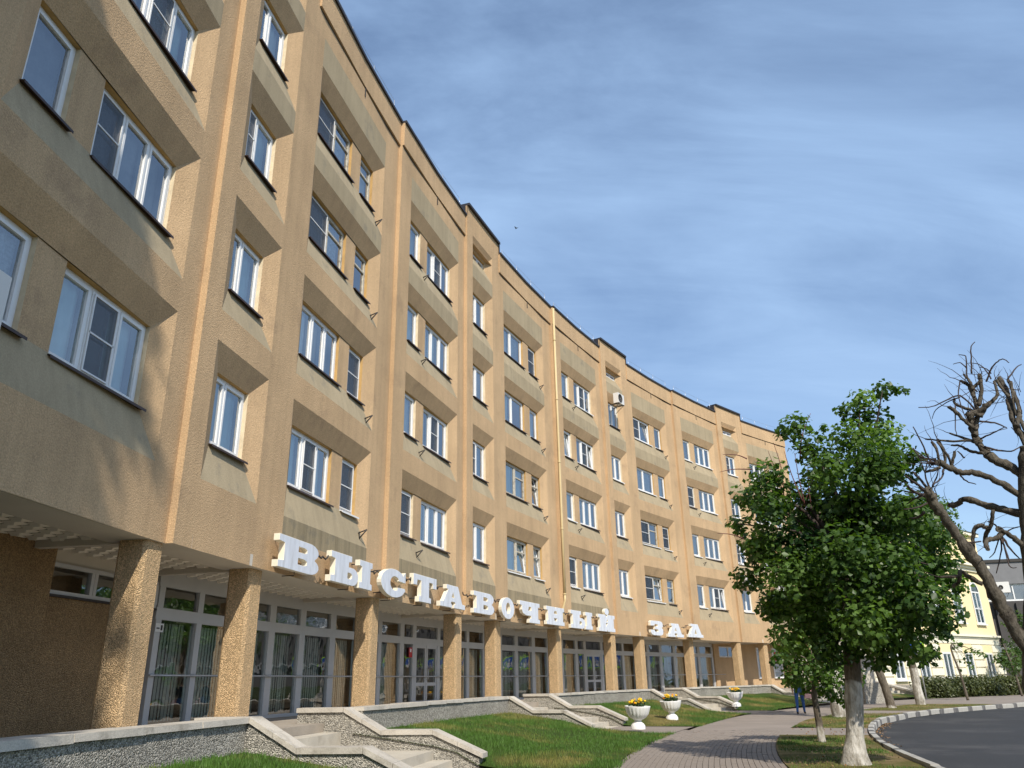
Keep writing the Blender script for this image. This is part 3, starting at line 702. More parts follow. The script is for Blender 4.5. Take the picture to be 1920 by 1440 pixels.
q = MB(); q.quad((-.12, 0, 0), (.12, 0, 0), (.12, 0, .15), (-.12, 0, .15), 0); q.quad((.03, -.003, .03), (.09, -.003, .03), (.09, -.003, .12), (.03, -.003, .12), 1); q.quad((-.09, -.003, .05), (0, -.003, .05), (0, -.003, .075), (-.09, -.003, .075), 1)
link('notice', q.mesh('notice', ['sign_white', 'sign_black']), BLD, FR(3.12, DG-.05, 2.40), BI)

# ---- windows of the flats
_wm = {}
def wframe(w, h, splits, style, lower=None):
    key = (round(w, 2), round(h, 2), tuple(splits), style, lower)
    if key in _wm: return _wm[key]
    b = MB(); f = .055; s_ = .045; y0, y1 = -.07, -.005
    b.box(-w/2, w/2, y0, y1, 0, f); b.box(-w/2, w/2, y0, y1, h-f, h); b.box(-w/2, -w/2+f, y0, y1, f, h-f); b.box(w/2-f, w/2, y0, y1, f, h-f)
    xs = [-w/2+f]+[-w/2+w*t for t in splits]+[w/2-f]; panes = []
    for i in range(len(xs)-1):
        a = xs[i]+(.022 if i else 0); c = xs[i+1]-(.022 if i < len(xs)-2 else 0)
        if i: b.box(xs[i]-.022, xs[i]+.022, y0+.002, y1, f, h-f)
        # sash
        q0, q1 = y0-.012, y1-.01
        b.box(a, c, q0, q1, f-.004, f+s_); b.box(a, c, q0, q1, h-f-s_, h-f+.004); b.box(a+.002, a+s_, q0+.001, q1, f+s_, h-f-s_); b.box(c-s_, c-.002, q0+.001, q1, f+s_, h-f-s_)
        panes.append((a+s_, c-s_, f+s_, h-f-s_))
    if style == 'wood_old':   # upper vent light
        a, c, z0, z1 = panes[-1]; b.box(a, c, y0-.01, y1-.01, z0+(z1-z0)*.66, z0+(z1-z0)*.66+.05)
    _wm[key] = (b.mesh('window', [style]), panes); return _wm[key]
def curtain_mesh(w, h, mt, y=.12, wave=.018, part=None):
    key = ('cur', round(w, 2), round(h, 2), mt, part)
    if key not in _wm:
        b = MB(); n = max(4, int(w/.05)); i0 = 0
        for k in range(n+1):
            x = -w/2+w*k/n; yy = wave*math.sin(k*1.9)+wave*.5*math.sin(k*.7); b.v += [(x, yy, 0), (x, yy, h)]
        for k in range(n): b.f.append((2*k, 2*k+2, 2*k+3, 2*k+1)); b.m.append(0); b.sm.append(True)
        _wm[key] = b.mesh('curtain', [mt])
    return _wm[key]
def sill_mesh(w, mt):
    key = ('sill', round(w, 2), mt)
    if key not in _wm:
        b = MB(); ov = .05; L = -w/2-ov; Rr = w/2+ov
        b.hexa([(L, -.25, -.045), (Rr, -.25, -.045), (Rr, -.06, -.012), (L, -.06, -.012), (L, -.25, -.030), (Rr, -.25, -.030), (Rr, -.06, .006), (L, -.06, .006)])
        b.box(L, Rr, -.254, -.247, -.068, -.031)
        _wm[key] = b.mesh('sill', [mt])
    return _wm[key]
def screen_mesh(w, h):
    key = ('scr', round(w, 2), round(h, 2))
    if key not in _wm:
        b = MB(); t_ = .022
        b.quad((-w/2, 0, 0), (w/2, 0, 0), (w/2, 0, h), (-w/2, 0, h), 0)
        for (x0, x1, z0, z1) in ((-w/2, w/2, -.0, t_), (-w/2, w/2, h-t_, h), (-w/2, w/2, h/2-.011, h/2+.011), (-w/2, -w/2+t_, t_, h-t_), (w/2-t_, w/2, t_, h-t_)): b.box(x0, x1, -.012, .004, z0, z1, 1)
        _wm[key] = b.mesh('insect_screen', ['insect_mesh', 'pvc_white'])
    return _wm[key]
def bracket_mesh():
    b = MB(); b.tube([(0, .02, .0), (0, -.20, .07)], .017, 5); b.tube([(0, .02, -.16), (0, -.20, .07)], .017, 5); b.box(-.015, .015, -.012, .0, -.17, .03); return b.mesh('bracket', ['steel_shade_dark'])
BRK = bracket_mesh(); rw = random.Random(21)
OLD = {(10, 0), (10, 1), (4, 2), (4, 3)}
known = {}  # (bay, floor, type) -> (curtain per pane, screen pane or None)
known[(2, 0, 'W')] = (['curtain_teal', 'curtain_grey', 'curtain_teal'], 1)
known[(2, 1, 'W')] = (['curtain_lace', 'curtain_grey', 'curtain_grey'], 0)
known[(2, 1, 'N')] = (['curtain_grey'], None); known[(2, 0, 'N')] = (['curtain_lace'], None)
known[(3, 0, 'S')] = (['curtain_white', 'curtain_teal'], None); known[(3, 1, 'S')] = ([None, 'curtain_teal'], None)
known[(4, 0, 'W')] = (['curtain_teal', 'curtain_grey', 'curtain_teal'], 1); known[(4, 0, 'N')] = (['curtain_lace'], 0)
known[(7, 2, 'W')] = (['curtain_teal', 'curtain_red', 'curtain_white'], None)
for (sc, zb, w0, h, ty, bi, fl, lr) in windows:
    w = w0-.0; old = (bi, fl) in OLD
    if ty == 'V': w = w0; splits = [.5]
    elif ty == 'W': splits = [.42] if (bi in (7, 10) and fl != 0) else ([.34, .67])
    elif ty == 'S': splits = [.36] if bi in (3, 6) else [.45]
    else: splits = []
    style = 'wood_old' if (old or (bi == 4 and fl == 2) or (bi == 7 and fl in (0, 1))) else 'pvc_white'
    if style == 'wood_old' and ty == 'W': splits = [.52]
    me, panes = wframe(w-.004, h-.004, splits, style)
    wo = link('window', me, BLD, FR(sc, DW+off(sc)-.0, zb+.002), BI)
    kn = known.get((bi, fl, ty))
    for pi, (a, c, z0, z1) in enumerate(panes):
        pw, ph = c-a, z1-z0; xc = (a+c)/2
        tilt = (ty in 'WN' and pi == len(panes)-1 and bi > 5 and rw.random() < .22)
        mtx = Matrix.Translation((xc, -.045, z0))
        if tilt:   # sash tipped inwards at the top
            sm_ = MB(); t_ = .05
            for (x0, x1, q0, q1) in ((-pw/2-.04, pw/2+.04, -.04, .01), (-pw/2-.04, pw/2+.04, ph-.01, ph+.04), (-pw/2-.04, -pw/2+.01, .01, ph-.01), (pw/2-.01, pw/2+.04, .01, ph-.01)): sm_.box(x0, x1, -.03, .02, q0, q1)
            tm = mtx @ Matrix.Rotation(R_(-7), 4, 'X')
            link('open_sash', sm_.mesh('open_sash', ['pvc_white']), wo, tm); link('pane', pane_box(pw, ph, 'glass_window'), wo, tm)
        else: link('pane', pane_box(pw, ph, 'glass_window'), wo, mtx)
        if ty == 'V': continue
        if kn: cm = kn[0][pi] if pi < len(kn[0]) else None; scr = kn[1]
        else:
            cm = rw.choice(['curtain_grey', 'curtain_lace', 'curtain_teal', 'curtain_teal', 'curtain_teal', 'curtain_white', 'curtain_white', 'curtain_beige', None, 'curtain_lace'])
            scr = None
        if kn is None and (pi == (1 if ty == 'W' and len(panes) == 3 else 0)) and rw.random() < .33: scr = pi
        if cm: link('curtain', curtain_mesh(pw+.08, ph+.1, cm), wo, Matrix.Translation((xc, .07+.02*pi, z0-.05)))
        if scr == pi and not tilt: link('insect_screen', screen_mesh(pw+.03, ph+.03), wo, Matrix.Translation((xc, -.092, z0-.015)))
    if ty != 'V':
        smt = 'pvc_white' if (fl == 0 and (bi % 3 != 2) and rw.random() < .55) else ('flashing_brown' if bi < 8 else rw.choice(['flashing_brown', 'flashing_brown', 'pvc_white']))
        link('sill', sill_mesh(w, smt), wo)
    if ty == 'N' and fl < 4 and bi > 2:
        link('bracket', BRK, BLD, FR(sc+(.45 if bays[bi][2] == 'L' else .4), off(sc)+.05, zb-.40), BI)
# drainpipe and joint mouldings
pp = MB(); sJ = PER+WB+WW+.02
pp.tube([P(sJ, -.13, z) for z in (17.75, 12, 8, 4.72)], .055, 10); pp.tube([P(sJ, -.13, 4.80), P(sJ, -.13, 4.50), P(sJ, -.02, 4.20), P(sJ, -.0, 3.55)], .052, 10)
for z in (4.72, 7.4, 10.3, 13.2, 16.1): pp.tube([P(sJ, -.13, z), P(sJ, -.13, z+.06)], .066, 10)
bpart('drainpipe', pp, ['pipe_yellow'])
# lightning wire on posts along the roof edge
b = MB(); b.tube([(0, 0, 0), (0, 0, .42)], .011, 5); WP = b.mesh('wire_post', ['steel_light'])
for s0, s1, kd in bays[2:]:
    if kd == 'S': continue
    zt = ZR+.09
    pts = []
    for i in range(4):
        s = s0+.5+(s1-s0-1.0)*i/3; link('wire_post', WP, BLD, FR(s, .05, zt), BI); pts.append(P(s, .05, zt+.40))
    b = MB(); b.tube(pts, .006, 4); bpart('roof_wire', b, ['steel_light'])

# ================================================================== SIGN
def arc(cx, cy, rx, ry, a0, a1, n=10): return [(cx+rx*math.cos(R_(a0+(a1-a0)*i/n)), cy+ry*math.sin(R_(a0+(a1-a0)*i/n))) for i in range(n+1)]
GL = {}
GL['В'] = [[(0, 0), (.74, 0)]+arc(.76, .26, .24, .26, -70, 60, 6)+arc(.76, .74, .22, .26, -50, 80, 6)+[(.72, 1), (0, 1), (0, .81), (.13, .78), (.13, .22), (0, .19)],
           [(.46, .21), (.62, .21), (.69, .26), (.69, .38), (.62, .43), (.46, .43)], [(.46, .61), (.62, .61), (.68, .65), (.68, .76), (.62, .80), (.46, .80)]]
GL['Ы'] = [[(0, 0), (.50, 0)]+arc(.50, .30, .14, .30, -80, 80, 8)+[(.40, .60), (.40, .79), (.47, .81), (.47, 1), (0, 1), (0, .81), (.09, .78), (.09, .22), (0, .19)], [(.38, .2), (.46, .2), (.49, .26), (.49, .36), (.46, .42), (.38, .42)],
           [(.67, 0), (1, 0), (1, .19), (.95, .22), (.95, .78), (1, .81), (1, 1), (.67, 1), (.67, .81), (.73, .78), (.73, .22), (.67, .19)]]
GL['С'] = [arc(.52, .5, .52, .5, 40, 312, 22)+[(1.0, .30), (.97, .38), (.66, .36)]+arc(.56, .5, .20, .26, -38, -322, 14)[1:]+[(.70, .62), (1, .60), (1, .97), (.93, .90)]]
GL['Т'] = [[(.24, 0), (.76, 0), (.76, .18), (.67, .21), (.67, .80), (.84, .80), (.85, .60), (1, .60), (1, 1), (0, 1), (0, .60), (.15, .60), (.16, .80), (.33, .80), (.33, .21), (.24, .18)]]
GL['А'] = [[(0, 0), (.455, 0), (.455, .12), (.41, .19), (.43, .27), (.57, .27), (.60, .19), (.545, .12), (.545, 0), (1, 0), (1, .20), (.88, .22), (.70, 1), (.24, 1), (.24, .83), (.31, .80), (.12, .22), (0, .20)], [(.44, .45), (.56, .45), (.50, .72)]]
GL['О'] = [arc(.5, .5, .5, .5, 0, 360, 28)[:-1], arc(.52, .5, .17, .27, 0, 360, 20)[:-1]]
GL['Ч'] = [[(0, 1), (0, .82), (.10, .80), (.10, .58), (.15, .42), (.30, .33), (.56, .34), (.56, .20), (.46, .18), (.46, 0), (1, 0), (1, .18), (.92, .20), (.92, .80), (1, .82), (1, 1)], [(.40, .56), (.57, .58), (.57, .77), (.44, .77)]]
GL['Н'] = [[(0, 0), (1, 0), (1, .19), (.92, .22), (.92, .78), (1, .81), (1, 1), (.52, 1), (.50, .93), (.48, 1), (0, 1), (0, .81), (.09, .78), (.09, .22), (0, .19)], [(.40, .62), (.60, .62), (.56, .79), (.44, .79)], [(.40, .38), (.44, .21), (.56, .21), (.60, .38)]]
GL['Й'] = [[(0, 0), (.47, 0), (.50, .10), (.53, 0), (1, 0), (1, .19), (.92, .22), (.92, .78), (1, .81), (1, 1), (.56, 1), (.50, .86), (.42, 1), (0, 1), (0, .81), (.09, .78), (.09, .22), (0, .19)], [(.44, .50), (.44, .26), (.57, .52)], [(.56, .78), (.45, .56), (.57, .60)], arc(.52, 1.20, .13, .20, 0, 360, 16)[:-1]]
GL['З'] = [[(.08, 1), (.80, 1), (.96, .93), (1, .80), (.99, .64), (.90, .53), (1, .42), (1, .18), (.94, .06), (.80, 0), (.22, 0), (.08, .06), (.0, .18), (.0, .36), (.30, .36), (.34, .24), (.58, .24), (.62, .32), (.58, .42), (.34, .42), (.34, .60), (.56, .60), (.60, .68), (.56, .78), (.34, .78), (.30, .66), (0, .66), (.0, .92)]]
GL['Л'] = [[(0, 0), (.47, 0), (.50, .10), (.53, 0), (1, 0), (1, .20), (.89, .22), (.68, 1), (.20, 1), (.20, .83), (.32, .80), (.12, .22), (0, .20)], [(.42, .24), (.58, .24), (.51, .66)]]
def letter_mesh(ch, w, h, dep=.15):
    cu = bpy.data.curves.new('letter', 'CURVE'); cu.dimensions = '2D'; cu.fill_mode = 'BOTH'; cu.extrude = dep/2; cu.bevel_depth = .006; cu.bevel_resolution = 0
    for lp in GL[ch]:
        sp = cu.splines.new('POLY'); sp.points.add(len(lp)-1)
        for p, (x, y) in zip(sp.points, lp): p.co = (x*w, y*h, 0, 1)
        sp.use_cyclic_u = True
    tmp = bpy.data.objects.new('tmp', cu); COL.objects.link(tmp)
    me = bpy.data.meshes.new_from_object(tmp.evaluated_get(bpy.context.evaluated_depsgraph_get())); bpy.data.objects.remove(tmp); bpy.data.curves.remove(cu)
    me.transform(Matrix.Rotation(R_(90), 4, 'X')); me.materials.clear(); me.materials.append(MATS['letter_face']); me.materials.append(MATS['letter_side'])
    for p in me.polygons: p.material_index = 0 if abs(p.normal.y) > .8 else 1; p.use_smooth = False
    me.name = 'letter'; return me
words = [('ВЫСТАВОЧНЫЙ', [('В', 2.79, 4.60, 3.46, 4.04), ('Ы', 5.05, 7.30, 3.46, 4.07), ('С', 7.67, 9.27, 3.43, 4.10), ('Т', 9.64, 11.33, 3.47, 4.15), ('А', 11.48, 13.44, 3.48, 4.10), ('В', 13.98, 15.77, 3.47, 4.12), ('О', 16.25, 17.49, 3.44, 4.14), ('Ч', 17.87, 19.81, 3.43, 4.14), ('Н', 20.32, 22.17, 3.47, 4.13), ('Ы', 22.70, 25.03, 3.45, 4.14), ('Й', 25.53, 27.39, 3.45, 4.15)], 'big white three dimensional slab serif letters spelling the long word over the columns'),
         ('ЗАЛ', [('З', 31.18, 32.68, 3.48, 4.16), ('А', 33.10, 35.01, 3.46, 4.12), ('Л', 35.42, 37.27, 3.51, 4.19)], 'three white slab serif letters spelling the short word right of the long one')]
for wd, ls, lb in words:
    t = thing('sign', lb, 'sign', P((ls[0][1]+ls[-1][2])/2, 0, 3.4), 0, 'letter signs on the fascia'); inv = winv(t)
    prev = None
    for ch, sa, sb, z0, z1 in ls:
        v = P(sa, -.3, z0)-Vector((0, 0, H)); th = T0+sa/RAD; nrm = Vector((math.sin(th), math.cos(th), 0)); u_ = Vector((math.cos(th), -math.sin(th), 0))
        sa = sa+.06*abs(v.dot(u_))/abs(v.dot(nrm))
        w = (sb-sa)*(RAD-.3)/RAD; sc = (sa+sb)/2
        lo = link('letter', letter_mesh(ch, w, z1-z0, .11), t, FR(sc, -.245, z0) @ Matrix.Translation((-w/2, 0, 0)), inv)
        b = MB()
        for fx in (.22, .78):
            b.tube([(w*fx, .05, (z1-z0)*.9), (w*fx, .31, (z1-z0)*.9)], .014, 5); b.tube([(w*fx, .05, .08), (w*fx, .31, .08)], .014, 5)
        b.tube([(w*.5, .03, .0), (w*.5, .03, -.07), (w*.5, .28, -.07)], .010, 5)
        link('bracket', b.mesh('bracket', ['steel_shade_dark']), lo)
        if prev:
            b = MB(); (pa, pz) = prev; n = 7
            b.tube([P(pa+(sa-pa)*i/n, -.24+.02*math.sin(i*2), (pz+(z1-.13-pz)*i/n)+.035*math.sin(i*2.3+sa)-.05*math.sin(math.pi*i/n)) for i in range(n+1)], .018, 5); link('cable', b.mesh('cable', ['steel_shade_dark']), t, None, inv)
        prev = (sb-.05, z1-.13)

# ================================================================== AIR CONDITIONERS
def ac_unit(label, mw, w=.80, h=.56, dd=.30):
    t = thing('air_conditioner', label, 'air conditioner', mw.translation, mw.to_euler().z, 'outdoor air conditioners')
    b = MB(); b.box(-w/2, w/2, -dd, 0, 0, h)
    link('casing', b.mesh('casing', ['ac_white']), t)
    b = MB(); b.lathe([(.225, 0, 0), (.225, .02, 0), (.20, .02, 0), (.20, .004, 0), (0.02, .004, 0)], 20)
    link('fan_grille', b.mesh('fan_grille', ['steel_shade_dark']), t, Matrix.Translation((-.12, -dd-.001, h/2)) @ Matrix.Rotation(R_(90), 4, 'X'))
    for x in (-w*.36, w*.36):
        b = MB(); b.box(x-.02, x+.02, -dd-.03, .25, -.045, -.005); b.tube([(x, -dd+.02, -.045), (x, .2, -.38)], .014, 5)
        link('mounting_bracket', b.mesh('mounting_bracket', ['steel_shade_dark']), t)
    return t
ac_unit('white air conditioner on the staircase bay, just above a top floor window', FR(29.25, -.30, 14.85), .70, .54, .28)
ac_unit('white air conditioner at the left end of the leafy tree, low on the facade', FR(43.05, -.30, 6.70))
ac_unit('white air conditioner half hidden among the leaves of the big tree', FR(46.9, -.32, 6.6))
ac_unit('white air conditioner cut off by the left edge of the picture', FR(-4.72, -.08, 4.62), .80, .80, .30)

# ================================================================== PLANTERS
def planter_tree():
    t = thing('planter', '', 'planter', (0, 0, 0), 0, 'white planters by the path')
    b = MB(); prof = [(.10, .20, 0), (.13, .22, .4), (.24, .28, .8), (.32, .38, 1), (.355, .50, .7), (.37, .565, 0), (.37, .58, 0), (.335, .58, 0), (.32, .50, 0), (0.02, .50, 0)]
    b.lathe(prof, 72, 0, .10, 18); link('bowl', b.mesh('bowl', ['bowl_white']), t)
    b = MB(); b.lathe([(.21, -.03, 0), (.205, .06, 0), (.16, .12, 0), (.105, .16, 0), (.10, .20, 0)], 24); link('pedestal', b.mesh('pedestal', ['bowl_white']), t)
    b = MB(); b.lathe([(.325, .515, 0), (.2, .53, 0), (.01, .54, 0)], 20); link('soil', b.mesh('soil', ['soil']), t)
    return t
def leaf_mesh(name, cen, nrm, size, tone, mt, fold=.25, asp=.8):
    """folded leaf quads; arrays"""
    n = len(cen); ref = NP.normal(size=(n, 3)); u = np.cross(nrm, ref); u /= np.linalg.norm(u, axis=1)[:, None]+1e-9; w = np.cross(nrm, u)
    sz = size[:, None]; v = np.empty((n, 4, 3), np.float32)
    v[:, 0] = cen-u*sz*.5; v[:, 1] = cen+w*sz*asp*.5-nrm*sz*fold*.5; v[:, 2] = cen+u*sz*.5-nrm*sz*fold*.3; v[:, 3] = cen-w*sz*asp*.5-nrm*sz*fold*.5
    v[:, 1] -= u*sz*.10; v[:, 3] -= u*sz*.10
    me = bpy.data.meshes.new(name); me.vertices.add(n*4); me.vertices.foreach_set('co', v.ravel())
    idx = np.array([0, 1, 2, 0, 2, 3], np.int32)[None, :]+4*np.arange(n, dtype=np.int32)[:, None]
    me.loops.add(n*6); me.loops.foreach_set('vertex_index', idx.ravel()); me.polygons.add(n*2)
    me.polygons.foreach_set('loop_start', np.arange(0, n*6, 3, dtype=np.int32)); me.polygons.foreach_set('loop_total', np.full(n*2, 3, np.int32)); me.update(calc_edges=True)
    a = me.attributes.new('tone', 'FLOAT', 'FACE'); a.data.foreach_set('value', np.repeat(tone, 2).astype(np.float32))
    me.materials.append(MATS[mt]); return me
def unit(a): return a/(np.linalg.norm(a, axis=1)[:, None]+1e-9)
def cluster_leaves(cl, dens, size, up=.55):
    """leaves in a list of (centre, radius) clumps"""
    C, Nn, S, T = [], [], [], []
    for (c, r) in cl:
        n = max(6, int(dens*r**2)); dirs = unit(NP.normal(size=(n, 3))); rad = r*NP.uniform(0, 1, n)**.45
        squash = np.array([1, 1, .85]); p = np.array(c)[None]+dirs*squash*rad[:, None]
        nn = unit(dirs*.6+np.array([0, 0, up])+NP.normal(size=(n, 3))*.45)
        C.append(p); Nn.append(nn); S.append(size*NP.uniform(.55, 1.35, n)); T.append(np.clip(NP.normal(.40, .17, n)+.17*NP.normal(), 0, 1))
    return np.concatenate(C), np.concatenate(Nn), np.concatenate(S), np.concatenate(T)
nn_ = unit(NP.normal(size=(len(FALLEN), 3))*.35+np.array([0, 0, 1.])); link('fallen_leaves', leaf_mesh('fallen_leaves', FALLEN, nn_, NP.uniform(.03, .07, len(FALLEN)), NP.uniform(0, 1, len(FALLEN)), 'leaf_dry'), kind='stuff')
plb = ['white fluted planter bowl nearest the camera, at the mouth of the second stair path', 'white fluted planter bowl in the middle, standing on the lawn edge', 'white fluted planter bowl farthest off, in front of the third stair']
flb = ['yellow marigolds growing in the nearest white planter', 'yellow marigolds growing in the middle white planter', 'yellow marigolds growing in the farthest white planter']
ppos = [(15.48, -4.90, 1.0), (20.77, -4.74, 1.0), (32.02, -3.95, 1.0)]
proto = None
blm = MB(); blm.lathe([(.001, .03, 0), (.022, .025, 0), (.03, .008, 0), (.024, -.01, 0), (.001, -.02, 0)], 8); BLM = {k: None for k in ('flower_yellow', 'flower_orange')}
for k in BLM: BLM[k] = blm.mesh('blossom', [k])
for i, (s, d, sc) in enumerate(ppos):
    t = planter_tree() if i == 0 else copy_tree(proto)
    if i == 0: proto = t
    z = max(0.0, lawn_z(s, d))+.02; t.location = P(s, d, z+.02); t.rotation_euler = (R_(random.uniform(-2, 2)), R_(random.uniform(-2, 2)), i*1.1); t['label'] = plb[i]
    f = thing('flowers', flb[i], 'flowers', P(s, d, z+.55), 0, 'marigolds in the planters')
    cl = [((random.uniform(-.22, .22), random.uniform(-.22, .22), .06+random.uniform(0, .07)), random.uniform(.07, .11)) for _ in range(26)]
    C, Nn, S, T = cluster_leaves(cl, 3600, .045); link('foliage', leaf_mesh('foliage', C, Nn, S, T, 'leaf_flower'), f)
    for q in range(20):
        a = random.uniform(0, 6.28); r = .25*math.sqrt(random.random())
        hgt = random.uniform(.12, .24); b = Matrix.Translation((r*math.cos(a), r*math.sin(a), hgt)) @ Matrix.Rotation(random.uniform(-.6, .6), 4, 'X') @ Matrix.Scale(random.uniform(.9, 1.4), 4)
        link('blossom', BLM['flower_yellow' if random.random() < .8 else 'flower_orange'], f, b)

# ================================================================== TREES
def smooth(pts, rad, n=5, wob=0):
    pts = [Vector(p) for p in pts]; out = []; ro = []
    for i in range(len(pts)-1):
        p0 = pts[max(0, i-1)]; p1 = pts[i]; p2 = pts[i+1]; p3 = pts[min(len(pts)-1, i+2)]
        for k in range(n):
            t = k/n; q = .5*((2*p1)+(p2-p0)*t+(2*p0-5*p1+4*p2-p3)*t*t+(3*p1-p0-3*p2+p3)*t**3)
            if wob: q = q+Vector((random.uniform(-wob, wob), random.uniform(-wob, wob), random.uniform(-wob, wob)))*(rad[i])
            out.append(q); ro.append((rad[i]+(rad[i+1]-rad[i])*t)*(1+(random.uniform(-.08, .08) if wob else 0)))
    out.append(pts[-1]); ro.append(rad[-1]); return out, ro
def limed(h):
    nm = 'bark_limed_%.2f' % h
    if nm in MATS: return nm
    m = MATS['bark'].copy(); m.name = nm; MATS[nm] = m; t = m.node_tree; b = [n for n in t.nodes if n.type == 'BSDF_PRINCIPLED'][0]
    src = b.inputs['Base Color'].links[0].from_socket
    tc = N(t, 'ShaderNodeTexCoord'); sp = N(t, 'ShaderNodeSeparateXYZ'); t.links.new(tc.outputs['Object'], sp.inputs[0])
    n = N(t, 'ShaderNodeTexNoise'); n.inputs['Scale'].default_value = 5; n.inputs['Detail'].default_value = 6; t.links.new(tc.outputs['Object'], n.inputs['Vector'])
    ma = N(t, 'ShaderNodeMath', operation='MULTIPLY_ADD'); ma.inputs[1].default_value = .45; t.links.new(n.outputs[0], ma.inputs[0]); t.links.new(sp.outputs[2], ma.inputs[2])
    rp = N(t, 'ShaderNodeValToRGB'); e = rp.color_ramp.elements; e[0].position = 0; e[1].position = 1; e[0].color = (1, 1, 1, 1); e[1].color = (0, 0, 0, 1)
    mr = N(t, 'ShaderNodeMapRange'); mr.inputs[1].default_value = h+.18; mr.inputs[2].default_value = h+.28; mr.inputs[3].default_value = 1; mr.inputs[4].default_value = 0; t.links.new(ma.outputs[0], mr.inputs[0])
    n2 = N(t, 'ShaderNodeTexNoise'); n2.inputs['Scale'].default_value = 7; n2.inputs['Detail'].default_value = 8; n2.inputs['Roughness'].default_value = .7
    mp = N(t, 'ShaderNodeMapping'); mp.inputs['Scale'].default_value = (1, 1, .35); t.links.new(tc.outputs['Object'], mp.inputs[0]); t.links.new(mp.outputs[0], n2.inputs['Vector'])
    r2 = N(t, 'ShaderNodeValToRGB'); e = r2.color_ramp.elements; e[0].position = .40; e[1].position = .58; e[0].color = (.60, .57, .51, 1); e[1].color = (.30, .27, .22, 1); e3 = r2.color_ramp.elements.new(.72); e3.color = (.16, .14, .11, 1); t.links.new(n2.outputs[0], r2.inputs[0])
    mx = N(t, 'ShaderNodeMix', data_type='RGBA'); t.links.new(mr.outputs[0], mx.inputs['Factor']); t.links.new(src, mx.inputs['A']); t.links.new(r2.outputs[0], mx.inputs['B']); t.links.new(mx.outputs['Result'], b.inputs['Base Color'])
    return nm
def trunk_part(t, inv, pts, rad, mats=('bark', 'limewash'), lime=1.5, sides=14, name='trunk'):
    p, r = smooth(pts, rad, 8); b = MB(); b.tube(p, r, sides)
    # gnarl
    for i, v in enumerate(b.v):
        q = Vector(v); nn = noise.noise(q*2.6)*.10+noise.noise(q*7)*.035
        k = i//sides
        if k < len(p): c = p[k]; b.v[i] = tuple(c+(q-c)*(1+nn*1.4))
    return link(name, b.mesh(name, [limed(lime)] if (lime > 0 and len(mats) > 1) else [mats[0]]), t, None, inv)
# --- the big lime tree
TB = at(1605, 1436, 15.72); TB.z = -.02
big = thing('lime_tree', 'large leafy tree with a limewashed trunk on the verge, tallest green crown', 'tree', TB); inv = winv(big)
D0 = 15.7
tp = [TB+Vector((0, 0, -.12)), at(1604, 1415, D0), at(1603, 1385, D0), at(1601, 1310, D0), at(1598, 1250, D0), at(1595, 1180, D0), at(1592, 1110, D0), at(1590, 1050, D0)]
trunk_part(big, inv, tp, [.32, .20, .152, .142, .14, .145, .145, .12], lime=1.30, sides=20)
CLP = [(1655, 732, 26), (1612, 752, 32), (1625, 792, 50), (1660, 825, 46), (1597, 825, 48), (1492, 798, 34), (1518, 838, 42), (1470, 812, 22), (1552, 872, 62), (1622, 872, 74), (1682, 872, 50), (1716, 858, 22), (1440, 892, 44), (1402, 930, 38), (1382, 982, 26), (1450, 950, 68), (1530, 960, 88), (1622, 955, 92), (1700, 950, 66), (1742, 990, 52),
       (1422, 1018, 60), (1500, 1050, 92), (1590, 1060, 96), (1680, 1050, 96), (1748, 1060, 60), (1786, 1092, 32), (1404, 1082, 38), (1446, 1122, 56), (1520, 1140, 86), (1612, 1150, 86), (1700, 1140, 76), (1766, 1150, 40), (1484, 1196, 44), (1562, 1210, 52), (1642, 1210, 52), (1706, 1196, 54), (1776, 1188, 20), (1735, 1228, 26), (1668, 1240, 24), (1682, 730, 14), (1700, 735, 9), (1578, 770, 16), (1545, 800, 12)]
cl = []; limbs = MB(); twg = MB()
fork = tp[-1]
mpp = D0/F_PX
for (px, py, rp) in CLP:
    r = rp*mpp*1.0; big_ = rp > 55
    for q in range(4 if rp > 80 else (3 if rp > 55 else 1)):
        dd = random.uniform(-1.3, 1.3)*(1 if big_ else .45) if rp > 30 else random.uniform(-.4, .4)
        ox, oy = (random.uniform(-.35, .35)*rp, random.uniform(-.35, .35)*rp) if big_ else (0, 0)
        c = at(px+ox, py+oy, D0+dd); rr = r*(.62 if big_ else .92); cl.append((tuple(c-big.location), rr))
    c = at(px, py, D0+random.uniform(-.3, .3))
    if rp > 20 and random.random() < .75:
        m1 = fork.lerp(c, .45)+Vector((random.uniform(-.2, .2), random.uniform(-.2, .2), random.uniform(-.1, .35)))
        p, r_ = smooth([fork+Vector((0, 0, random.uniform(-.9, .1))), m1, c], [.075, .035, .006], 5, .25); limbs.tube(p, r_, 6)
link('limbs', limbs.mesh('limbs', ['twig']), big, None, inv)
C, Nn, S, T = cluster_leaves(cl, 1650, .106)
link('crown', leaf_mesh('crown', C, Nn, S, T, 'leaf'), big)
for (px, py, qx, qy) in ((1510, 950, 1490, 850), (1505, 940, 1470, 845), (1520, 945, 1515, 862), (1470, 930, 1450, 830), (1480, 960, 1440, 845), (1500, 860, 1520, 775), (1500, 960, 1530, 870), (1400, 860, 1355, 852), (1410, 880, 1350, 885), (1395, 1010, 1345, 1000), (1560, 1240, 1552, 1180)):
    a, c = at(px, py, D0+random.uniform(-.6, .2)), at(qx, qy, D0+random.uniform(-.6, .2)); p, r_ = smooth([a, a.lerp(c, .5)+Vector((random.uniform(-.06, .06), 0, .03)), c], [.014, .009, .004], 4); twg.tube(p, r_, 5)
link('twigs', twg.mesh('twigs', ['twig_red']), big, None, inv, kind='stuff')
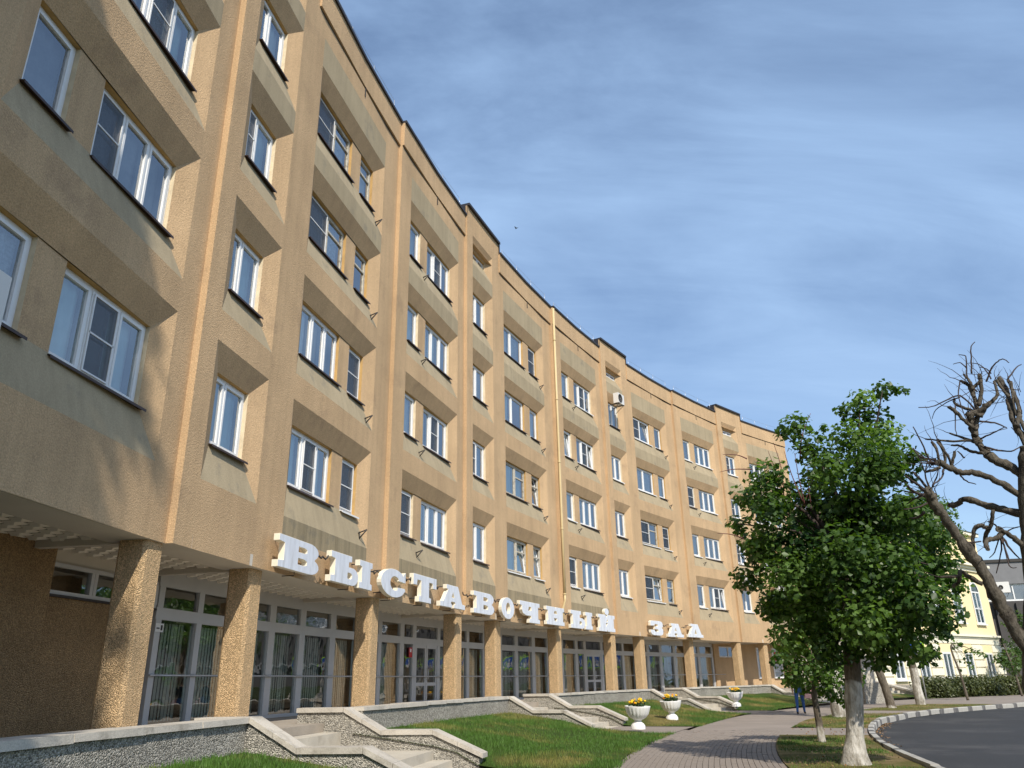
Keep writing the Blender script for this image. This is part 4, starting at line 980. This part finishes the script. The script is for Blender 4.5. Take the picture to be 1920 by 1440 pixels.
# --- generic small trees
def small_tree(name, label, base, pts, rad, clumps, dens, lsize, mt='leaf', lime=1.3, group='street trees along the verge', mats=('bark', 'limewash')):
    t = thing(name, label, 'tree', base, 0, group); iv = winv(t)
    trunk_part(t, iv, pts, rad, mats=mats, lime=lime, sides=10)
    if clumps:
        lb = MB()
        for c, r in clumps:
            a = pts[-1]; m1 = a.lerp(c, .5)+Vector((random.uniform(-.1, .1), random.uniform(-.1, .1), .05)); p, r_ = smooth([pts[-2].lerp(a, random.random()), m1, c], [rad[-1]*.6, rad[-1]*.35, .006], 4); lb.tube(p, r_, 5)
        link('limbs', lb.mesh('limbs', ['bark']), t, None, iv)
        C, Nn, S, T = cluster_leaves([(tuple(Vector(c)-t.location), r) for c, r in clumps], dens, lsize)
        link('crown', leaf_mesh('crown', C, Nn, S, T, mt), t)
    return t
def rings(c, R, n, r):
    out = []
    for _ in range(n):
        v = Vector((random.gauss(0, 1), random.gauss(0, 1), random.gauss(0, 1))).normalized()*R*random.random()**.4; v.z *= .8; out.append((Vector(c)+v, r*random.uniform(.7, 1.2)))
    return out
D1 = 20.8; SB = at(1542, 1393, D1); SB.z = 0
sp_pts = [SB, at(1533, 1340, D1), at(1526, 1290, D1), at(1530, 1230, D1)]
small_tree('sapling', 'slim leaning sapling with a low leafy clump beside the walking person', SB, sp_pts, [.085, .075, .06, .04],
           [(at(px, py, D1+random.uniform(-.5, .5)), rp*D1/F_PX) for px, py, rp in ((1462, 1232, 22), (1480, 1240, 28), (1500, 1255, 32), (1530, 1258, 34), (1560, 1262, 32), (1520, 1215, 40), (1480, 1205, 30), (1570, 1230, 34), (1540, 1290, 24), (1566, 1300, 20), (1480, 1272, 20), (1584, 1318, 11), (1594, 1334, 9), (1505, 1285, 20), (1600, 1270, 26))], 900, .12, 'leaf', .35)
for (px, py, D, lb, lean, tz, cw) in ((1575, 1345, 33.5, 'stout limewashed trunk behind the big tree on its left side', 0, 2.6, 2.0), (1673, 1328, 42.4, 'leaning grey trunked tree right of the big limewashed trunk', -.55, 2.8, 2.0), (1727, 1322, 46.6, 'limewashed tree in front of the yellow building, right of the leaning trunk', -.1, 3.0, 2.3)):
    Bp = at(px, py, D); Bp.z = 0
    pts = [Bp-Vector((0, 0, .05)), Bp+Vector((lean*.25, 0, .8)), Bp+Vector((lean*.7, 0, 1.9)), Bp+Vector((lean, .1, tz))]
    if D > 46: pts += [Bp+Vector((.9, .3, 5.2)), Bp+Vector((1.5, .4, 7.2))]
    small_tree('street_tree', lb, Bp, pts, ([.24, .205, .185, .165, .14, .09][:len(pts)] if lean == -.1 else ([.28, .25, .23, .19] if lean == 0 else [.20, .18, .165, .14])), (rings(pts[3]+Vector((0, 0, 2.0)), cw, 22, .75)+(rings(pts[-1]+Vector((.3, 0, 1.6)), 2.6, 34, .8) if D > 46 else [])), 260, .17, 'leaf', 1.7 if lean != -.55 else .1)
Yb = at(1815, 1313, 54.6); Yb.z = 0
small_tree('sapling', 'thin young tree with a few drooping leaves in front of the yellow building', Yb, [Yb, Yb+Vector((-.12, 0, 1.4)), Yb+Vector((-.35, 0, 2.8)), at(1790, 1205, 54.6)], [.075, .06, .05, .03],
           [(at(px, py, 54.6), rp*54.6/F_PX) for px, py, rp in ((1812, 1228, 9), (1822, 1222, 10), (1832, 1224, 9), (1845, 1228, 7), (1812, 1242, 8), (1820, 1250, 6), (1800, 1256, 5), (1792, 1210, 10), (1800, 1208, 6), (1798, 1238, 4))], 220, .17, 'leaf', 0)
Yb = at(1917, 1306, 63.5); Yb.z = 0
small_tree('sapling', 'thin young tree at the right edge beyond the road', Yb, [Yb, Yb+Vector((-.15, 0, 1.6)), Yb+Vector((-.45, 0, 3.2))], [.075, .06, .03],
           [(at(px, py, 63.5), rp*63.5/F_PX) for px, py, rp in ((1896, 1245, 13), (1908, 1250, 12), (1915, 1240, 10), (1900, 1262, 8))], 220, .18, 'leaf_light', 0)
# --- pollarded bare tree at the right edge
D2 = 8.4; PB = at(2010, 1500, D2); PB = Vector((PB.x, PB.y, 0)); pol = thing('pollarded_tree', 'bare pollarded tree with knobbly cut limbs and thin twigs at the right edge', 'tree', PB); iv = winv(pol)
def brl(pts, w, dd=0):
    """(px,py) polyline and widths in px -> points, radii"""
    n = len(pts); ws = np.linspace(w[0], w[1], n)*(.72 if w[0] > 7 else .85)
    P_ = [at(x, y, D2+dd*i/(n-1)) for i, (x, y) in enumerate(pts)]; return P_, [max(.003, q*.5*D2/F_PX*.93) for q in ws]
fork = at(1952, 1262, D2)
p, r = smooth([PB-Vector((0, 0, .1)), PB.lerp(fork, .55), fork, at(1944, 1120, D2), at(1936, 980, D2), at(1934, 870, D2), at(1936, 838, D2)], [.19, .16, .14, .095, .10, .11, .09], 6, .05)
b = MB(); b.tube(p, r, 14); link('trunk', b.mesh('trunk', ['bark_lichen']), pol, None, iv)
main = [([(1950, 1262), (1905, 1180), (1872, 1125), (1838, 1062), (1800, 1012), (1768, 965), (1745, 932), (1742, 918)], (31, 20), -.5),
        ([(1932, 940), (1880, 908), (1835, 888), (1800, 885), (1778, 876), (1760, 866)], (16, 13), -.2),
        ([(1928, 900), (1898, 876), (1862, 860), (1838, 836), (1828, 815), (1820, 790), (1817, 775)], (22, 17), .3),
        ([(1828, 818), (1832, 790), (1832, 765), (1826, 745), (1824, 728), (1838, 715), (1836, 702)], (13, 9), .3),
        ([(1836, 780), (1848, 762), (1860, 752), (1870, 740), (1864, 715)], (14, 6), .2), ([(1818, 783), (1822, 776), (1838, 770), (1850, 758)], (16, 13), 0),
        ([(1826, 745), (1818, 725), (1806, 716), (1800, 714)], (10, 6), .1), ([(1824, 730), (1816, 712), (1806, 702)], (7, 4), 0), ([(1832, 806), (1812, 792), (1795, 775), (1779, 762)], (7, 9), -.1),
        ([(1830, 772), (1806, 764), (1790, 756), (1790, 748)], (7, 5), .2),
        ([(1836, 760), (1840, 730), (1836, 702)], (10, 9), 0),
        ([(1934, 845), (1905, 800), (1893, 760), (1888, 735), (1873, 708)], (17, 10), .4), ([(1905, 800), (1912, 770), (1900, 735), (1890, 712)], (12, 7), .3), ([(1893, 745), (1880, 730), (1868, 712)], (8, 7), 0), ([(1932, 830), (1915, 790), (1902, 765), (1896, 715)], (9, 6), .2),
        ([(1930, 965), (1880, 955), (1840, 945), (1812, 935), (1795, 945), (1780, 948)], (20, 12), .4), ([(1862, 956), (1858, 985), (1850, 1000), (1846, 1015), (1852, 1025)], (9, 9), .2), ([(1852, 990), (1838, 985), (1828, 992), (1824, 1010), (1825, 1030), (1822, 1042)], (11, 7), .1),
        ([(1935, 1040), (1905, 1012), (1880, 995), (1872, 992)], (13, 12), -.3), ([(1882, 998), (1865, 1010), (1852, 1012), (1848, 1022), (1853, 1030)], (13, 9), -.3),
        ([(1842, 1095), (1815, 1080), (1802, 1072), (1795, 1080), (1762, 1082)], (11, 6), -.2), ([(1800, 1072), (1798, 1090), (1786, 1100)], (10, 8), .1),
        ([(1846, 850), (1820, 846), (1800, 836), (1784, 835)], (8, 4), .3), ([(1830, 830), (1815, 824), (1780, 812)], (9, 4), .2), ([(1820, 826), (1780, 827), (1735, 823)], (5, 4), .1),
        ([(1762, 874), (1757, 845), (1747, 828)], (6, 6), 0), ([(1772, 872), (1771, 850), (1758, 824)], (6, 7), .1), ([(1783, 874), (1780, 860), (1770, 845), (1757, 828)], (6, 4), -.1), ([(1785, 874), (1787, 862), (1790, 846)], (6, 6), 0), ([(1760, 872), (1752, 860)], (8, 8), 0), ([(1764, 876), (1740, 884), (1735, 884)], (7, 3), 0)]
lm = MB(); tw = MB(); tips = []
for pts, w, dd in main:
    P_, r_ = brl(pts, w, dd); p, r = smooth(P_, r_, 6, .22); r = [q*(1+.22*noise.noise(v*9)+.16*noise.noise(v*23)) for q, v in zip(r, p)]; lm.tube(p, r, 9)
    tips.append((p[-1], (p[-1]-p[-3]).normalized(), r[-1]))
o = link('limbs', lm.mesh('limbs', ['bark_lichen']), pol, None, iv)
def twig(a, dirv, L, r, n=6, droop=0., curl=.25):
    pts = [a]; d_ = Vector(dirv).normalized(); q = a
    for i in range(n):
        d_ = (d_+Vector((random.gauss(0, curl), random.gauss(0, curl), random.gauss(0, curl)-droop))).normalized(); q = q+d_*(L/n); pts.append(q)
    tw.tube(pts, [r*(1-.75*i/n) for i in range(n+1)], 5); return pts
tl = [([(1830, 770), (1800, 742), (1770, 752), (1748, 762), (1722, 764)], 4), ([(1800, 745), (1780, 752), (1755, 768), (1748, 785)], 3), ([(1832, 735), (1815, 712), (1812, 690), (1811, 668), (1798, 665)], 4), ([(1821, 700), (1821, 670), (1821, 650), (1828, 641)], 4), ([(1812, 690), (1800, 680), (1787, 683)], 3), ([(1850, 715), (1858, 692), (1868, 680), (1880, 673), (1892, 680)], 4), ([(1858, 710), (1845, 690), (1832, 682), (1815, 681)], 3), ([(1858, 700), (1850, 692), (1836, 688)], 3), ([(1890, 710), (1905, 690), (1915, 683)], 4), ([(1800, 716), (1797, 740), (1805, 770), (1815, 792)], 3), ([(1791, 760), (1791, 800), (1794, 815)], 3), ([(1838, 790), (1865, 793), (1888, 802)], 5), ([(1838, 823), (1862, 812), (1885, 800)], 4), ([(1846, 838), (1870, 845), (1895, 846), (1912, 838)], 5), ([(1838, 835), (1855, 845), (1870, 842)], 3), ([(1752, 862), (1725, 855), (1712, 840)], 5), ([(1755, 868), (1725, 862)], 5), ([(1755, 870), (1728, 868), (1722, 868)], 4), ([(1748, 872), (1732, 838), (1712, 800)], 5), ([(1745, 876), (1725, 850), (1700, 838)], 3), ([(1742, 915), (1725, 860), (1712, 842)], 3),
      ([(1740, 925), (1715, 905), (1698, 892)], 8), ([(1736, 930), (1712, 920), (1702, 910)], 9), ([(1742, 920), (1722, 895), (1712, 885)], 8), ([(1745, 918), (1735, 890), (1740, 860)], 4), ([(1748, 912), (1758, 890), (1762, 868)], 4), ([(1742, 935), (1720, 925), (1695, 922)], 6), ([(1745, 940), (1725, 950), (1695, 955)], 5), ([(1735, 960), (1720, 970), (1705, 972)], 7), ([(1735, 928), (1715, 935), (1700, 945)], 5),
      ([(1808, 858), (1800, 850), (1795, 846)], 4), ([(1768, 880), (1765, 895), (1750, 910)], 5), ([(1800, 890), (1812, 902), (1830, 908)], 4), ([(1880, 998), (1866, 985), (1852, 978)], 5), ([(1875, 1000), (1895, 1030), (1912, 1048)], 5), ([(1875, 1005), (1885, 1030), (1893, 1052)], 5), ([(1874, 1005), (1878, 1030), (1868, 1075)], 4), ([(1874, 1008), (1865, 1035), (1855, 1046)], 3), ([(1880, 1010), (1892, 1060), (1906, 1064)], 3), ([(1890, 995), (1908, 988), (1920, 988)], 3), ([(1800, 1022), (1815, 1018), (1840, 1015)], 6)]
for pts, w in tl:
    P_, r_ = brl(pts, (w, max(1.4, w*.45)), random.uniform(-.4, .4)); p, r = smooth(P_, r_, 4, .4); tw.tube(p, r, 5)
for tip, dv, rr in tips:
    for _ in range(1): twig(tip, dv+Vector((random.gauss(0, .6), random.gauss(0, .6), random.gauss(0, .4)+.2)), random.uniform(.10, .4), random.uniform(.003, .005), 5, 0, .22)
for (px, py) in ((1742, 925), (1738, 915), (1745, 932), (1740, 925), (1758, 868), (1765, 872), (1832, 740), (1828, 790), (1900, 730), (1905, 790), (1915, 740), (1850, 752), (1893, 745), (1840, 715), (1806, 716), (1850, 990)):
    c = at(px, py, D2)
    for _ in range(4): twig(c+Vector((random.gauss(0, .04), random.gauss(0, .06), random.gauss(0, .04))), Vector((random.gauss(-.2, .7), random.gauss(0, .7), random.gauss(.3, .6))), random.uniform(.12, .5), random.uniform(.0025, .0045), 5, .0, .13)
link('twigs', tw.mesh('twigs', ['twig']), pol, None, iv, kind='stuff')
# --- tall tree behind the photographer, whose shade falls on the left bays
SBs = Vector((-2.56, -6.39, 0)); sh = thing('lime_tree', 'tall dense tree behind the viewpoint that shades the left end of the facade', 'tree', SBs); iv = winv(sh)
trunk_part(sh, iv, [SBs, SBs+Vector((0, 0, 4)), SBs+Vector((.1, 0, 9)), SBs+Vector((.1, 0, 19))], [.4, .33, .27, .12], lime=1.4)
cl = []
for _ in range(400):
    z = random.uniform(8, 22.3); rr = 1.6*max(.03, 1-((z-18)/4.9)**6 if z > 18 else 1-((18-z)/12)**6)**.5; a = random.uniform(0, 6.28); q = rr*random.random()**.3
    cl.append(((q*math.cos(a), q*math.sin(a), z), .8))
C, Nn, S, T = cluster_leaves(cl, 420, .25); link('crown', leaf_mesh('crown', C, Nn, S, T, 'leaf'), sh)

# ================================================================== FAR BUILDINGS
YA = at(1892, 1294, 88); YA.z = 0; yrz = math.atan2(.64, .77)
yb = thing('yellow_building', 'yellow two storey classical building with cream rusticated ground floor and arched windows', 'building', YA, yrz)
def yp(name, mb, mats): return link(name, mb.mesh(name, mats), yb)
# local x runs along the front (corner at 0, front extends to -x), y inwards
LX = -24
b = MB(); b.box(LX, 0, 0, 12, 4.62, 13.7); yp('wall', b, ['yellow_wall'])
b = MB(); b.box(LX, 0, .02, 12, -.2, 4.30); yp('ground_floor_wall', b, ['cream_wall'])
b = MB(); b.box(LX-.2, .25, -.25, 12.2, 4.45, 4.62); b.box(LX-.1, .12, -.12, 12.1, 4.30, 4.45); yp('string_course', b, ['cream_wall'])
b = MB(); b.box(LX-.3, .55, -.55, 12.4, 10.72, 10.95); b.box(LX-.2, .3, -.3, 12.3, 10.5, 10.72); b.box(LX-.1, .2, -.15, 12.2, 10.25, 10.5); yp('cornice', b, ['cream_wall'])
b = MB(); b.box(LX-.3, .3, -.3, 12.4, 13.7, 14.0); yp('cornice', b, ['cream_wall'])
b = MB(); p = [(LX-.4, -.4, 14), (.4, -.4, 14), (.4, 12.4, 14), (LX-.4, 12.4, 14), (LX+5, 6, 16.2), (-5, 6, 16.2)]
b.poly([p[0], p[1], p[5], p[4]]); b.poly([p[1], p[2], p[5]]); b.poly([p[2], p[3], p[4], p[5]]); b.poly([p[3], p[0], p[4]]); yp('roof', b, ['roof_grey'])
wx = [-2.95, -7.2, -11.5, -15.8, -20.1]
rb = MB()
xs = sorted([LX]+[x-1.08 for x in wx]+[x+1.08 for x in wx]+[0])
for j in range(6):
    z0 = .1+j*.62
    for i in range(0, len(xs), 2): rb.box(xs[i], xs[i+1], -.09, .019, z0, z0+.52)
    rb.box(.001, .09, -.09, 12, z0, z0+.52)
rb.box(LX, .06, -.06, .019, 3.84, 4.29); yp('rustication', rb, ['cream_wall'])
for x in wx:
    b = MB(); b.box(x-1.05, x+1.05, -.03, .018, .1, 3.80); yp('window_surround', b, ['yellow_wall'])
def ywin(x, z0, w, h, arch):
    f = MB(); t_ = .13; y0, y1 = -.10, -.035
    if not arch: y0, y1 = -.10, -.032
    f.box(x-w/2, x+w/2, y0, y1, z0, z0+t_); f.box(x-w/2, x-w/2+t_, y0, y1, z0+t_, z0+h); f.box(x+w/2-t_, x+w/2, y0, y1, z0+t_, z0+h); f.box(x-w/2+t_, x+w/2-t_, y0, y1, z0+h-t_, z0+h); f.box(x-.04, x+.04, y0, y1, z0+t_, z0+h-t_)
    if arch: f.box(x-w/2+t_, x+w/2-t_, y0, y1, z0+h*.45, z0+h*.45+.08)
    if arch:
        n = 12
        for i in range(n):
            a0, a1 = math.pi*i/n, math.pi*(i+1)/n; r0, r1 = w/2, w/2-t_
            q = [(x+r0*math.cos(a0), z0+h+r0*math.sin(a0)), (x+r0*math.cos(a1), z0+h+r0*math.sin(a1)), (x+r1*math.cos(a1), z0+h+r1*math.sin(a1)), (x+r1*math.cos(a0), z0+h+r1*math.sin(a0))]
            f.quad(*[(u, y0, v) for u, v in q]); f.quad((q[0][0], y0, q[0][1]), (q[1][0], y0, q[1][1]), (q[1][0], 0, q[1][1]), (q[0][0], 0, q[0][1]))
    wo = link('window', f.mesh('window', ['pvc_white']), yb)
    g = MB(); pts = [(x-w/2+.02, z0+.02), (x+w/2-.02, z0+.02), (x+w/2-.02, z0+h)]
    if arch: pts += [(x+(w/2-.02)*math.cos(math.pi*i/10), z0+h+(w/2-.02)*math.sin(math.pi*i/10)) for i in range(1, 10)]
    pts += [(x-w/2+.02, z0+h)]
    g.poly([(u, -.055, v) for u, v in pts], 0); g.poly([(u, -.034, v) for u, v in pts], 1)
    link('pane', g.mesh('pane', ['glass_window', 'curtain_white' if not arch else 'curtain_teal']), wo)
    s_ = MB(); s_.box(x-w/2-.12, x+w/2+.12, -.22, -.035, z0-.12, z0-.004); link('sill', s_.mesh('sill', ['pvc_white']), wo)
for x in wx: ywin(x, 1.08, 1.62, 2.03, False)
for x in wx: ywin(x, 5.6, 1.75, 2.85, True)
dbp = at(1850, 1295, 96); dbp.z = 0; db = thing('dark_building', 'dark grey office block behind the yellow building at the right edge', 'building', dbp, R_(-12))
b = MB(); b.box(-14, 40, 0, 15, 0, 8.3, 0); b.box(-14.1, 40.1, -.1, 15.1, 10.0, 12.2, 1); b.box(-14.2, 40.2, -.25, 15.2, 12.2, 12.5, 2); b.box(-14, 40, .3, 15, 8.3, 10.0, 0); b.box(-14.1, 40.1, -.35, .0, 3.6, 3.85, 1); link('wall', b.mesh('wall', ['dark_facade', 'dark_facade_light', 'steel_shade_dark']), db)
for i in range(26):
    fx = MB(); fx.box(-13.6+i*2.0, -13.4+i*2.0, -.30, -.0, 3.9, 8.1); link('fin', fx.mesh('fin', ['dark_facade']), db)
for i in range(18):
    f = MB(); x = -13.5+i*3.0; f.box(x, x+.12, .1, .28, 8.42, 9.86); f.box(x, x+3, .1, .28, 8.31, 8.46); f.box(x, x+3, .1, .28, 9.86, 9.98); wo = link('window', f.mesh('window', ['pvc_white']), db)
    g = MB(); g.quad((x+.12, .2, 8.46), (x+3, .2, 8.46), (x+3, .2, 9.86), (x+.12, .2, 9.86)); link('pane', g.mesh('pane', ['glass_window']), wo)
mwd = Matrix.Translation(at(1878, 1112, 95.2)) @ Matrix.Rotation(R_(-12), 4, 'Z'); ac_unit('white air conditioner on the dark office block at the right edge', mwd, 1.4, 1.05, .5)
# hedge in front of the yellow building
hd = thing('hedge', 'low clipped green hedge in front of the yellow building', 'hedge', at(1830, 1305, 63))
cl = []
for i in range(120):
    px = 1735+185*i/119; D = 59+9*i/119; c = at(px, 1300, D); 
    for q in range(2): cl.append((tuple(Vector((c.x+random.uniform(-.4, .4), c.y+random.uniform(-.5, .5), random.uniform(.3, 1.0)))-hd.location), .5))
C, Nn, S, T = cluster_leaves(cl, 420, .14); link('foliage', leaf_mesh('foliage', C, Nn, S, T, 'leaf_hedge'), hd)
# bushes against the dark building
for (px, py, D, R2, n, lb) in ((1903, 1168, 86, 1.0, 8, 'round green treetop against the dark office block, higher of two'), (1905, 1238, 84, 1.7, 14, 'green bushy tree in front of the dark office block, lower of two'),):
    c = at(px, py, D); Bp = Vector((c.x, c.y, -.1)); small_tree('street_tree', lb, Bp, [Bp, Bp+Vector((0, 0, c.z*.4)), Vector((c.x, c.y, c.z-.5))], [.12, .1, .06], rings(c, R2, n, .7), 200, .22, 'leaf_light', 0)
# far stair with pedestal, before the yellow building
FS = at(1680, 1311, 58); FS.z = 0; fs = thing('stair', 'pale far stair with grey cheek walls between tree trunks by the yellow building', 'stair', FS, R_(28), 'terrace stairs')
for i in range(5):
    b = MB(); b.box(-1.6, 1.4, .35*i, 3.4, .16*i, .16*(i+1)); link('step', b.mesh('step', ['step_stone']), fs)
for x in (-2.0, 1.42):
    b = MB(); b.hexa([(x, -.3, 0), (x+.4, -.3, 0), (x+.4, 3.4, 0), (x, 3.4, 0), (x, -.3, .35), (x+.4, -.3, .35), (x+.4, 3.4, 1.15), (x, 3.4, 1.15)]); link('cheek_wall', b.mesh('cheek_wall', ['pebble_grey']), fs)
    b = MB(); b.hexa([(x-.04, -.36, .352), (x+.44, -.36, .352), (x+.44, 3.4, 1.152), (x-.04, 3.4, 1.152), (x-.04, -.36, .46), (x+.44, -.36, .46), (x+.44, 3.4, 1.26), (x-.04, 3.4, 1.26)]); link('cap_slab', b.mesh('cap_slab', ['cap_stone']), fs)
b = MB(); b.box(1.42, 5.2, 1.6, 2.0, 0, .75); b.box(-5.6, -2.0, 1.2, 1.6, 0, .9); link('wall_body', b.mesh('wall_body', ['pebble_grey']), fs)
fp = at(1627, 1300, 50); fp.z = 0; pd = thing('pedestal', 'grey stone pedestal with a pale post beside the far stair', 'pedestal', fp, R_(20))
b = MB(); b.box(-.75, .75, -.6, .6, 0, .75); b.box(-.6, .6, -.48, .48, .75, 1.05); link('base', b.mesh('base', ['pebble_grey']), pd); b = MB(); b.box(-.38, .38, -.3, .3, 1.05, 2.3); b.box(-.46, .46, -.38, .38, 2.3, 2.45); link('post', b.mesh('post', ['cap_stone']), pd)

# ================================================================== CROSSING SIGN, PERSON, BIRD
cs = thing('road_sign', 'blue pedestrian crossing sign with a lime border on a post behind the big tree', 'road sign', (25.0, 51.6, 0), R_(-58))
b = MB(); b.tube([(0, 0, -.1), (0, 0, 3.4)], .038, 8); link('post', b.mesh('post', ['steel_light']), cs)
b = MB(); b.box(-.55, .55, -.07, -.045, 2.3, 3.4, 0); b.box(-.42, .42, -.075, -.069, 2.43, 3.27, 1); b.poly([(-.33, -.079, 2.52), (.33, -.079, 2.52), (0, -.079, 3.18)], 2)
b.tube([(0, -.082, 3.0), (0, -.082, 2.98)], .04, 8, 3); b.tube([(.0, -.082, 2.93), (-.03, -.082, 2.78)], .035, 5, 3); b.tube([(-.03, -.082, 2.78), (-.12, -.082, 2.58)], .022, 5, 3); b.tube([(-.03, -.082, 2.78), (.09, -.082, 2.58)], .022, 5, 3)
link('panel', b.mesh('panel', ['sign_lime', 'sign_blue', 'sign_white', 'sign_black']), cs)

def person(label, loc, rz):
    t = thing('person', label, 'person', loc, rz)
    J = {'pel': (0, 0, .96, .15), 'waist': (0, 0, 1.10, .135), 'chest': (0, .01, 1.32, .165), 'neck0': (0, 0, 1.47, .085), 'neck': (0, .01, 1.53, .058), 'head0': (0, .02, 1.60, .085), 'head': (0, .02, 1.68, .098), 'top': (0, .015, 1.755, .06)}
    for sx, nm in ((-1, 'l'), (1, 'r')):
        st = .16*sx
        J['hip'+nm] = (sx*.095, 0, .90, .105); J['kn'+nm] = (sx*.105, st*.8+.05, .50, .066); J['an'+nm] = (sx*.11, st*1.35-.02, .10, .045); J['toe'+nm] = (sx*.12, st*1.35+.13, .045, .04)
        J['sh'+nm] = (sx*.19, 0, 1.42, .075); J['el'+nm] = (sx*.25, -st*.5-.02, 1.14, .045); J['wr'+nm] = (sx*.25, -st*.9+.05, .90, .033); J['pa'+nm] = (sx*.25, -st*.95+.07, .83, .030)
        for fi, (ox, L) in enumerate(((-.024, .075), (-.008, .085), (.008, .082), (.024, .066))):
            J['f%s%d' % (nm, fi)] = (sx*.25, -st*.95+.07+ox, .80, .012); J['g%s%d' % (nm, fi)] = (sx*.24, -st*.95+.075+ox, .80-L, .009)
        J['t'+nm] = (sx*.245, -st*.95+.11, .80, .011)
    E = [('pel', 'waist'), ('waist', 'chest'), ('chest', 'neck0'), ('neck0', 'neck'), ('neck', 'head0'), ('head0', 'head'), ('head', 'top')]
    for nm in 'lr':
        E += [('pel', 'hip'+nm), ('hip'+nm, 'kn'+nm), ('kn'+nm, 'an'+nm), ('an'+nm, 'toe'+nm), ('neck0', 'sh'+nm), ('sh'+nm, 'el'+nm), ('el'+nm, 'wr'+nm), ('wr'+nm, 'pa'+nm), ('wr'+nm, 't'+nm)]
        for fi in range(4): E += [('pa'+nm, 'f%s%d' % (nm, fi)), ('f%s%d' % (nm, fi), 'g%s%d' % (nm, fi))]
    ks = list(J); me = bpy.data.meshes.new('body'); me.from_pydata([J[k][:3] for k in ks], [(ks.index(a), ks.index(c)) for a, c in E], [])
    o = bpy.data.objects.new('body', me); COL.objects.link(o)
    md = o.modifiers.new('skin', 'SKIN')
    if not me.skin_vertices: me.attributes.new('skin', 'FLOAT', 'POINT')
    sv = me.skin_vertices[0].data
    for i, k in enumerate(ks): sv[i].radius = (J[k][3], J[k][3]); sv[i].use_root = (k == 'pel')
    o.modifiers.new('sub', 'SUBSURF').levels = 2
    dg = bpy.context.evaluated_depsgraph_get(); m2 = bpy.data.meshes.new_from_object(o.evaluated_get(dg)); bpy.data.objects.remove(o); m2.name = 'body'
    m2.materials.clear()
    for mm in ('skin', 'jeans', 'shirt_dark', 'shoe'): m2.materials.append(MATS[mm])
    for p in m2.polygons:
        c = p.center; p.use_smooth = True
        p.material_index = 3 if c.z < .11 else (1 if (c.z < 1.0 and abs(c.x) < .2) else (2 if c.z < 1.50 and not (abs(c.x) > .2 and c.z < 1.12) else 0))
    link('body', m2, t)
    b = MB(); b.lathe([(.103, -.07, 0), (.112, 0, 0), (.10, .06, 0), (.06, .10, 0), (.005, .115, 0)], 16); link('hair', b.mesh('hair', ['hair']), t, Matrix.Translation((0, -.005, 1.69)))
    b = MB()
    for sx in (-1, 1): b.tube([(sx*.098, .02, 1.655), (sx*.112, .01, 1.675), (sx*.098, .015, 1.70)], .014, 6)
    b.tube([(0, .105, 1.70), (0, .128, 1.655), (0, .108, 1.645)], .014, 6); link('face', b.mesh('face', ['skin']), t)
    return t
pp_ = at(1503, 1340, 35.9); pp_.z = .0
person('person walking away in blue jeans, upper body hidden by leaves', pp_, R_(-25))
bgp = pp_+Vector((.38, -.05, .62)); b = MB(); b.hexa([(-.17, -.05, 0), (.17, -.05, 0), (.17, .05, 0), (-.17, .05, 0), (-.15, -.03, .32), (.15, -.03, .32), (.15, .03, .32), (-.15, .03, .32)])
bt = thing('bag', 'pale pink bag carried beside the person in jeans', 'bag', bgp); link('body', b.mesh('body', ['bag_pink']), bt); b = MB(); b.tube([(-.08, 0, .31), (-.06, 0, .44), (.06, 0, .44), (.08, 0, .31)], .01, 5); link('handle', b.mesh('handle', ['bag_pink']), bt)
bd = thing('bird', 'tiny dark bird flying in the sky right of the raised parapet', 'bird', at(968, 428, 60), R_(30))
b = MB(); b.tube([(0, -.16, 0), (0, -.05, .0), (0, .08, .01), (0, .15, .02)], [.01, .04, .045, .015], 7); link('body', b.mesh('body', ['steel_shade_dark']), bd)
for sx in (-1, 1):
    b = MB(); b.hexa([(0, -.05, 0), (sx*.18, -.07, .10), (sx*.18, .03, .10), (0, .07, 0), (0, -.05, .012), (sx*.18, -.07, .108), (sx*.18, .03, .108), (0, .07, .012)]); link('wing', b.mesh('wing', ['steel_shade_dark']), bd)
